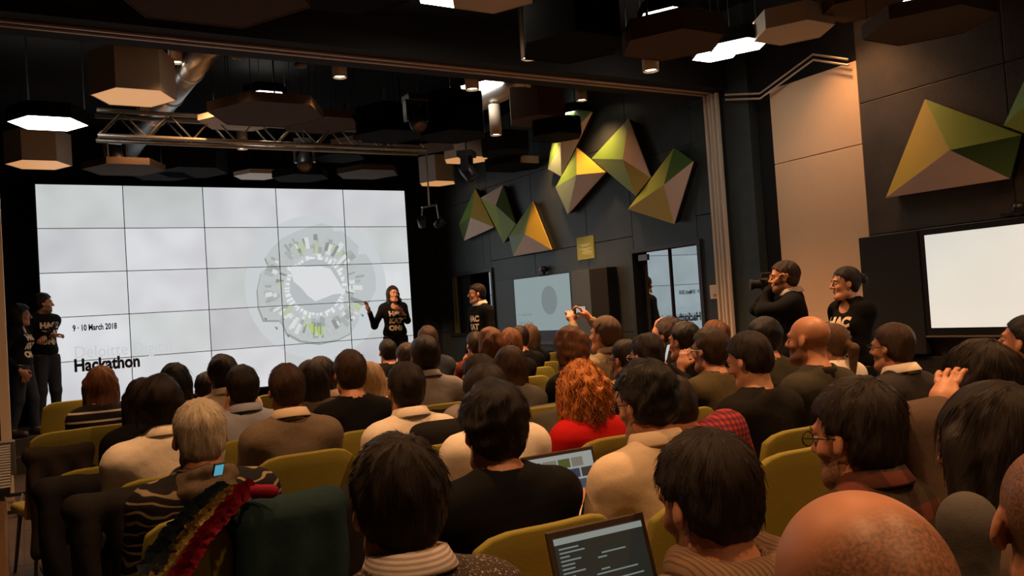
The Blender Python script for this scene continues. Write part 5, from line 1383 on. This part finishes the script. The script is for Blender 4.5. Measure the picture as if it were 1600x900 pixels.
# grey trouser knee beside the cropped head at lower right
def lump(name, prims, mat, label, cat, step=.008, amp=.005, f=30, seed=2):
    pts = np.array([p[1] for p, _ in prims] + [p[2] for p, _ in prims if p[0] == 'c']); rm = max((max(p[2]) if p[0] == 'e' else max(p[3:5])) for p, _ in prims) + .04
    c = pts.mean(0); lo, hi = pts.min(0) - rm, pts.max(0) + rm
    V = Vol(*[np.arange(lo[i], hi[i], step, dtype=np.float32) for i in range(3)])
    for p, k in prims: V.add(p, 0, k)
    X, Y, Z = V.grids(); V.D += (amp * sines(X, Y, Z, f, 6, seed)).astype(np.float32)
    v, q = V.net(); o = mobj(name, v - c.astype(np.float32), q, mat); o.location = c; return tag(o, label, cat)
a = np.array(at_d(1512, 812, 1.45)); lump('grey_knee', [(('e', a, (.040, .045, .045), None), .03), (('c', a + A3(0, 0, -.02), a + A3(-.02, .0, -.30), .038, .06), .05)], c_grey, 'rounded grey knee-like cloth form beside the cropped head at lower right', 'bag', seed=4)
# ruffled scarf: three rows of individual ruffles draped diagonally
sf = empty('ruffled_scarf', at_d(350, 815, 2.45)); tag(sf, 'ruffled scarf in dark blue, mustard and crimson draped diagonally over the chair back', 'scarf')
L0 = sf.location.copy()
rows = [((345, 765), (235, 880), K_('scarf blue', (.018, .032, .048)), 26, .030, 0), ((366, 762), (245, 893), K_('scarf mustard', (.26, .21, .06)), 26, .018, .004), ((388, 760), (275, 902), K_('scarf crimson', (.20, .010, .030)), 24, .026, .002)]
for (a, b_, mt, n, r, oo) in rows:
    A_, B_ = at_d(*a, 2.62), at_d(*b_, 2.28)
    for i in range(n):
        t_ = i / (n - 1); c = A_.lerp(B_, t_) + Vector((0, 0, .02 * math.sin(t_ * PI))) - L0
        mb = MB(); k = 9; ang = rnd.uniform(-.5, .5)
        vs = [tuple(c)]
        for j in range(k):
            th = 2 * PI * j / k + ang; rr = r * rnd.uniform(.75, 1.25)
            vs.append(tuple(c + Vector((math.cos(th) * rr * 1.1, -.006 - rnd.uniform(0, .012), math.sin(th) * rr))))
        vs.append(tuple(c + Vector((0, .015, 0))))
        mb.add(vs, [(0, j + 1, (j + 1) % k + 1) for j in range(k)] + [(k + 1, (j + 1) % k + 1, j + 1) for j in range(k)])
        mb.build('ruffle', mt, sf)
lump('scarf_band', [(('c', np.array(at_d(372, 768, 2.62)), np.array(at_d(425, 768, 2.60)), .022, .022), .02)], K_('scarf crimson', (.20, .010, .030)), 'crimson knitted scarf end lying on the teal coat', 'scarf', amp=.004, f=90)
# backpack at the left aisle
bp_ = at_z(78, 858, 0.0); bp_ = at_z(110, 895, .05)
a = A3(.12, 3.0, .22)
lump('backpack', [(('e', a, (.16, .12, .24), None), .05), (('e', a + A3(0, -.10, -.05), (.11, .06, .13), None), .03), (('c', a + A3(-.05, 0, .24), a + A3(.05, 0, .24), .015, .015), .02)], c_bk2, 'dark backpack on the floor in the left aisle', 'bag', step=.012)
lump('dark_shoe_bag', [(('e', A3(-.02, 2.15, .10), (.16, .12, .09), None), .05), (('c', A3(-.08, 2.2, .10), A3(.12, 2.05, .14), .05, .06), .05)], c_bk2, 'dark cloth bag on the floor at the bottom left corner', 'bag', step=.012)

# ================================================================== SMALL THINGS
# console with ridged black top at the left edge
cs_ = empty('console_cabinet', (at_z(6, 765, .66).x - .30, at_z(10, 765, .66).y, 0)); tag(cs_, 'pale wooden console with a black ridged sloping top at the left edge', 'cabinet')
M_wood = plain('pale wood', (.42, .27, .15), .5, vary=.15, scale=4)
MB().b2((-.2, .02, 0), (.30, .60, .62)).build('body', M_wood, cs_, bevel=.005)
MB().b2((-.22, -.0, .62), (.33, .62, .66)).build('plinth', M_black, cs_)
for i in range(16):
    MB().tube([(-.2, .02 + i * .035, .67 + i * .012), (.335, .02 + i * .035, .67 + i * .012)], .011, 6).build('ridge', M_grey, cs_)
MB().b2((-.22, .57, .66), (.36, .64, .88)).build('top_rail', M_grey, cs_, bevel=.008)
# metal foot frame in the aisle
ff = empty('metal_stand', (at_z(30, 800, .05).x, at_z(30, 800, .05).y, 0)); tag(ff, 'low dark metal stand foot on the wooden aisle floor', 'stand')
for k in (0, 1): MB().b2((-.2, k * .3, .04 + .1 * k), (.18, k * .3 + .03, .07 + .1 * k)).build('bar', M_black, ff)
MB().tube([(0, 0, .05), (.03, .3, .15)], .012, 6).build('strut', M_grey, ff)
# laptops
def laptop(c, yaw, tilt, w_, h_, label, kind):
    o = empty('laptop', c, yaw); tag(o, label, 'laptop')
    MB().b2((-w_ / 2, -.0, -.012), (w_ / 2, -.23, 0)).build('base', M_grey, o, bevel=.004)
    kb = MB()
    for i in range(13):
        for j in range(5): kb.b2((-w_ / 2 + .02 + i * (w_ - .04) / 13, -.04 - j * .022, 0), (-w_ / 2 + .036 + i * (w_ - .04) / 13, -.022 - j * .022, .002))
    tag(kb.build('keys', M_black, o), kind='stuff')
    sc = MB().b2((-w_ / 2, -.003, 0), (w_ / 2, .004, h_)).build('lid', plain('laptop bezel', (.045, .03, .024), .4), o, bevel=.003)
    sc.rotation_euler = (-tilt, 0, 0); par = sc
    if kind == 'tiles':
        MB().b2((-w_ / 2 + .012, -.0042, .014), (w_ / 2 - .012, -.003, h_ - .014)).build('screen', emit('laptop white', (.62, .66, .62), .42), par)
        r = random.Random(3); x = -w_ / 2 + .03; cols = [(.10, .14, .03), (.03, .06, .14), (.12, .04, .03), (.30, .28, .22), (.05, .05, .05), (.06, .10, .16)]
        for j in range(5):
            x = -w_ / 2 + .02 + r.uniform(0, .02)
            while x < w_ / 2 - .06:
                ww = r.uniform(.028, .06); z1_ = h_ - .03 - j * .038
                cc = cols[r.randrange(6)]; MB().b2((x, -.0050, z1_ - .031), (x + ww, -.0043, z1_)).build('picture_tile', emit('tile %d' % cols.index(cc), cc, .5), par); x += ww + .007
    else:
        MB().b2((-w_ / 2 + .012, -.0042, .012), (w_ / 2 - .012, -.003, h_ - .014)).build('screen', emit('laptop dark', (.012, .018, .015), .8), par)
        MB().b2((-w_ / 2 + .012, -.0048, h_ - .028), (w_ / 2 - .012, -.0043, h_ - .016)).build('title_bar', emit('laptop bar', (.42, .46, .42), .5), par)
        r = random.Random(5); tm = MB()
        for j in range(22):
            z_ = h_ - .038 - j * .0075
            if z_ < .02: break
            tm.b2((-w_ / 2 + .02, -.0047, z_), (-w_ / 2 + .02 + r.uniform(.02, .06), -.0043, z_ + .0028))
            x0 = -.03 + r.uniform(0, .03)
            if r.random() < .75: tm.b2((x0, -.0047, z_), (x0 + r.uniform(.02, .10), -.0043, z_ + .0028))
        tag(tm.build('code_lines', emit('laptop text', (.30, .36, .34), .5), par), kind='stuff')
p = at_d(886, 802, 2.85); laptop((p.x + .01, p.y, p.z), .0, .25, .30, .21, 'open laptop with a grid of picture tiles on its pale screen', 'tiles')
p = at_d(955, 930, 1.62); laptop((p.x, p.y, p.z), -.02, .28, .235, .14, 'open laptop with lines of code on a dark screen at the bottom edge', 'code')
# compact camera, phones
def gadget(name, px, py, dd, size, yaw, label, cat, lit=None, tilt=0):
    p = at_d(px, py, dd); o = empty(name, p, yaw); tag(o, label, cat)
    b_ = MB().box((0, 0, 0), size).build('body', M_blackgloss, o, bevel=.004); b_.rotation_euler = (tilt, 0, 0)
    if lit: l_ = MB().box((0, -size[1] / 2 - .0005, 0), (size[0] * .82, .001, size[2] * .82)).build('screen', lit, b_)
    return o, b_
o, b_ = gadget('compact_camera', 906, 484, 6.72, (.105, .03, .065), -.1, 'compact black camera held up by the man in the sand jacket', 'camera', emit('cam screen', (.5, .6, .65), .6))
MB().cyl((0, .015, 0), (0, .05, 0), .024, 16).build('lens', M_grey, b_)
gadget('phone', 1040, 554, 4.82, (.072, .008, .145), .6, 'lit phone held up in front of the olive jacket man', 'phone', emit('phone lit', (.72, .76, .80), .7), .3)
gadget('phone', 341, 733, 2.75, (.035, .01, .05), .2, 'small phone with a blue screen beside the pale haired head', 'phone', emit('phone blue', (.10, .45, .60), .7), .5)
gadget('phone', 1072, 573, 5.12, (.07, .01, .05), .0, 'dark phone in the raised hand of the olive jacket man', 'phone')
# microphones
def mic(px, py, dd, up, label):
    o = empty('microphone', at_d(px, py, dd)); tag(o, label, 'microphone'); u_ = Vector(up).normalized()
    MB().tube([(0, 0, 0), u_ * .16], [.011, .017], 10).build('handle', M_black, o, True)
    MB().tube([u_ * .15, u_ * .175, u_ * .21, u_ * .222], [.018, .027, .022, .004], 12).build('mesh_head', plain('mic mesh', (.2, .2, .2), .4, metal=.6), o, True)
mic(628, 488, 12.45, (-.1, 0, 1), 'dark handheld microphone in the presenter\'s left hand')
mic(74, 527, 10.4, (.5, 0, .8), 'dark handheld microphone held by the bearded man at left')
# video camera and tripod
pc = at_d(1201, 443, 6.72); vc = empty('video_camera', pc, .9); tag(vc, 'black video camera with a screen on the tripod, operated by the cameraman', 'camera')
MB().box((0, 0, 0), (.07, .14, .09)).build('body', M_blackgloss, vc, bevel=.012)
MB().cyl((0, .06, .0), (0, .13, .0), .034, 20).build('lens', M_black, vc); MB().cyl((0, .12, 0), (0, .145, 0), .042, 20).build('lens_hood', M_black, vc)
MB().tube([(0, -.06, .04), (0, -.05, .08), (0, .05, .08), (0, .06, .04)], .009, 8).build('top_handle', M_black, vc)
MB().cyl((0, -.06, .02), (0, -.12, .03), .018, 14).build('viewfinder', M_black, vc)
MB().box((-.06, .0, .0), (.010, .07, .05)).build('side_screen', M_blackgloss, vc, bevel=.003)
tp = empty('tripod', (pc.x, pc.y, 0)); tag(tp, 'black camera tripod standing in front of the cameraman', 'tripod')
hz = pc.z - .07
MB().tube([(0, 0, hz - .09), (0, 0, hz)], [.035, .03], 14).build('head', M_black, tp); MB().b2((-.04, -.06, hz - .01), (.04, .06, hz + .005)).build('plate', plain('plate orange', (.5, .3, .18), .4), tp)
MB().tube([(0, 0, hz - .35), (0, 0, hz - .08)], .014, 8).build('column', M_grey, tp)
for k in range(3):
    a = k * 2 * PI / 3 + .4; d_ = Vector((math.cos(a), math.sin(a), 0))
    MB().tube([d_ * .03 + Vector((0, 0, hz - .10)), d_ * .22 + Vector((0, 0, hz * .48)), d_ * .40 + Vector((0, 0, .01))], [.018, .015, .010], 8).build('leg', plain('tripod leg', (.05, .05, .05), .35), tp, True)
# hair ties, bangles
o = empty('bangle', at_d(1468, 648, 2.44)); tag(o, 'dark bangles on the raised wrist of the dark bobbed woman', 'bracelet')
for k in range(3): MB().tube([(.032 * math.cos(a), .012 * k, .032 * math.sin(a)) for a in np.linspace(0, 2 * PI, 15)], .003, 5, False).build('ring', [M_black, plain('bangle', (.5, .4, .3), .4), M_black][k], o)
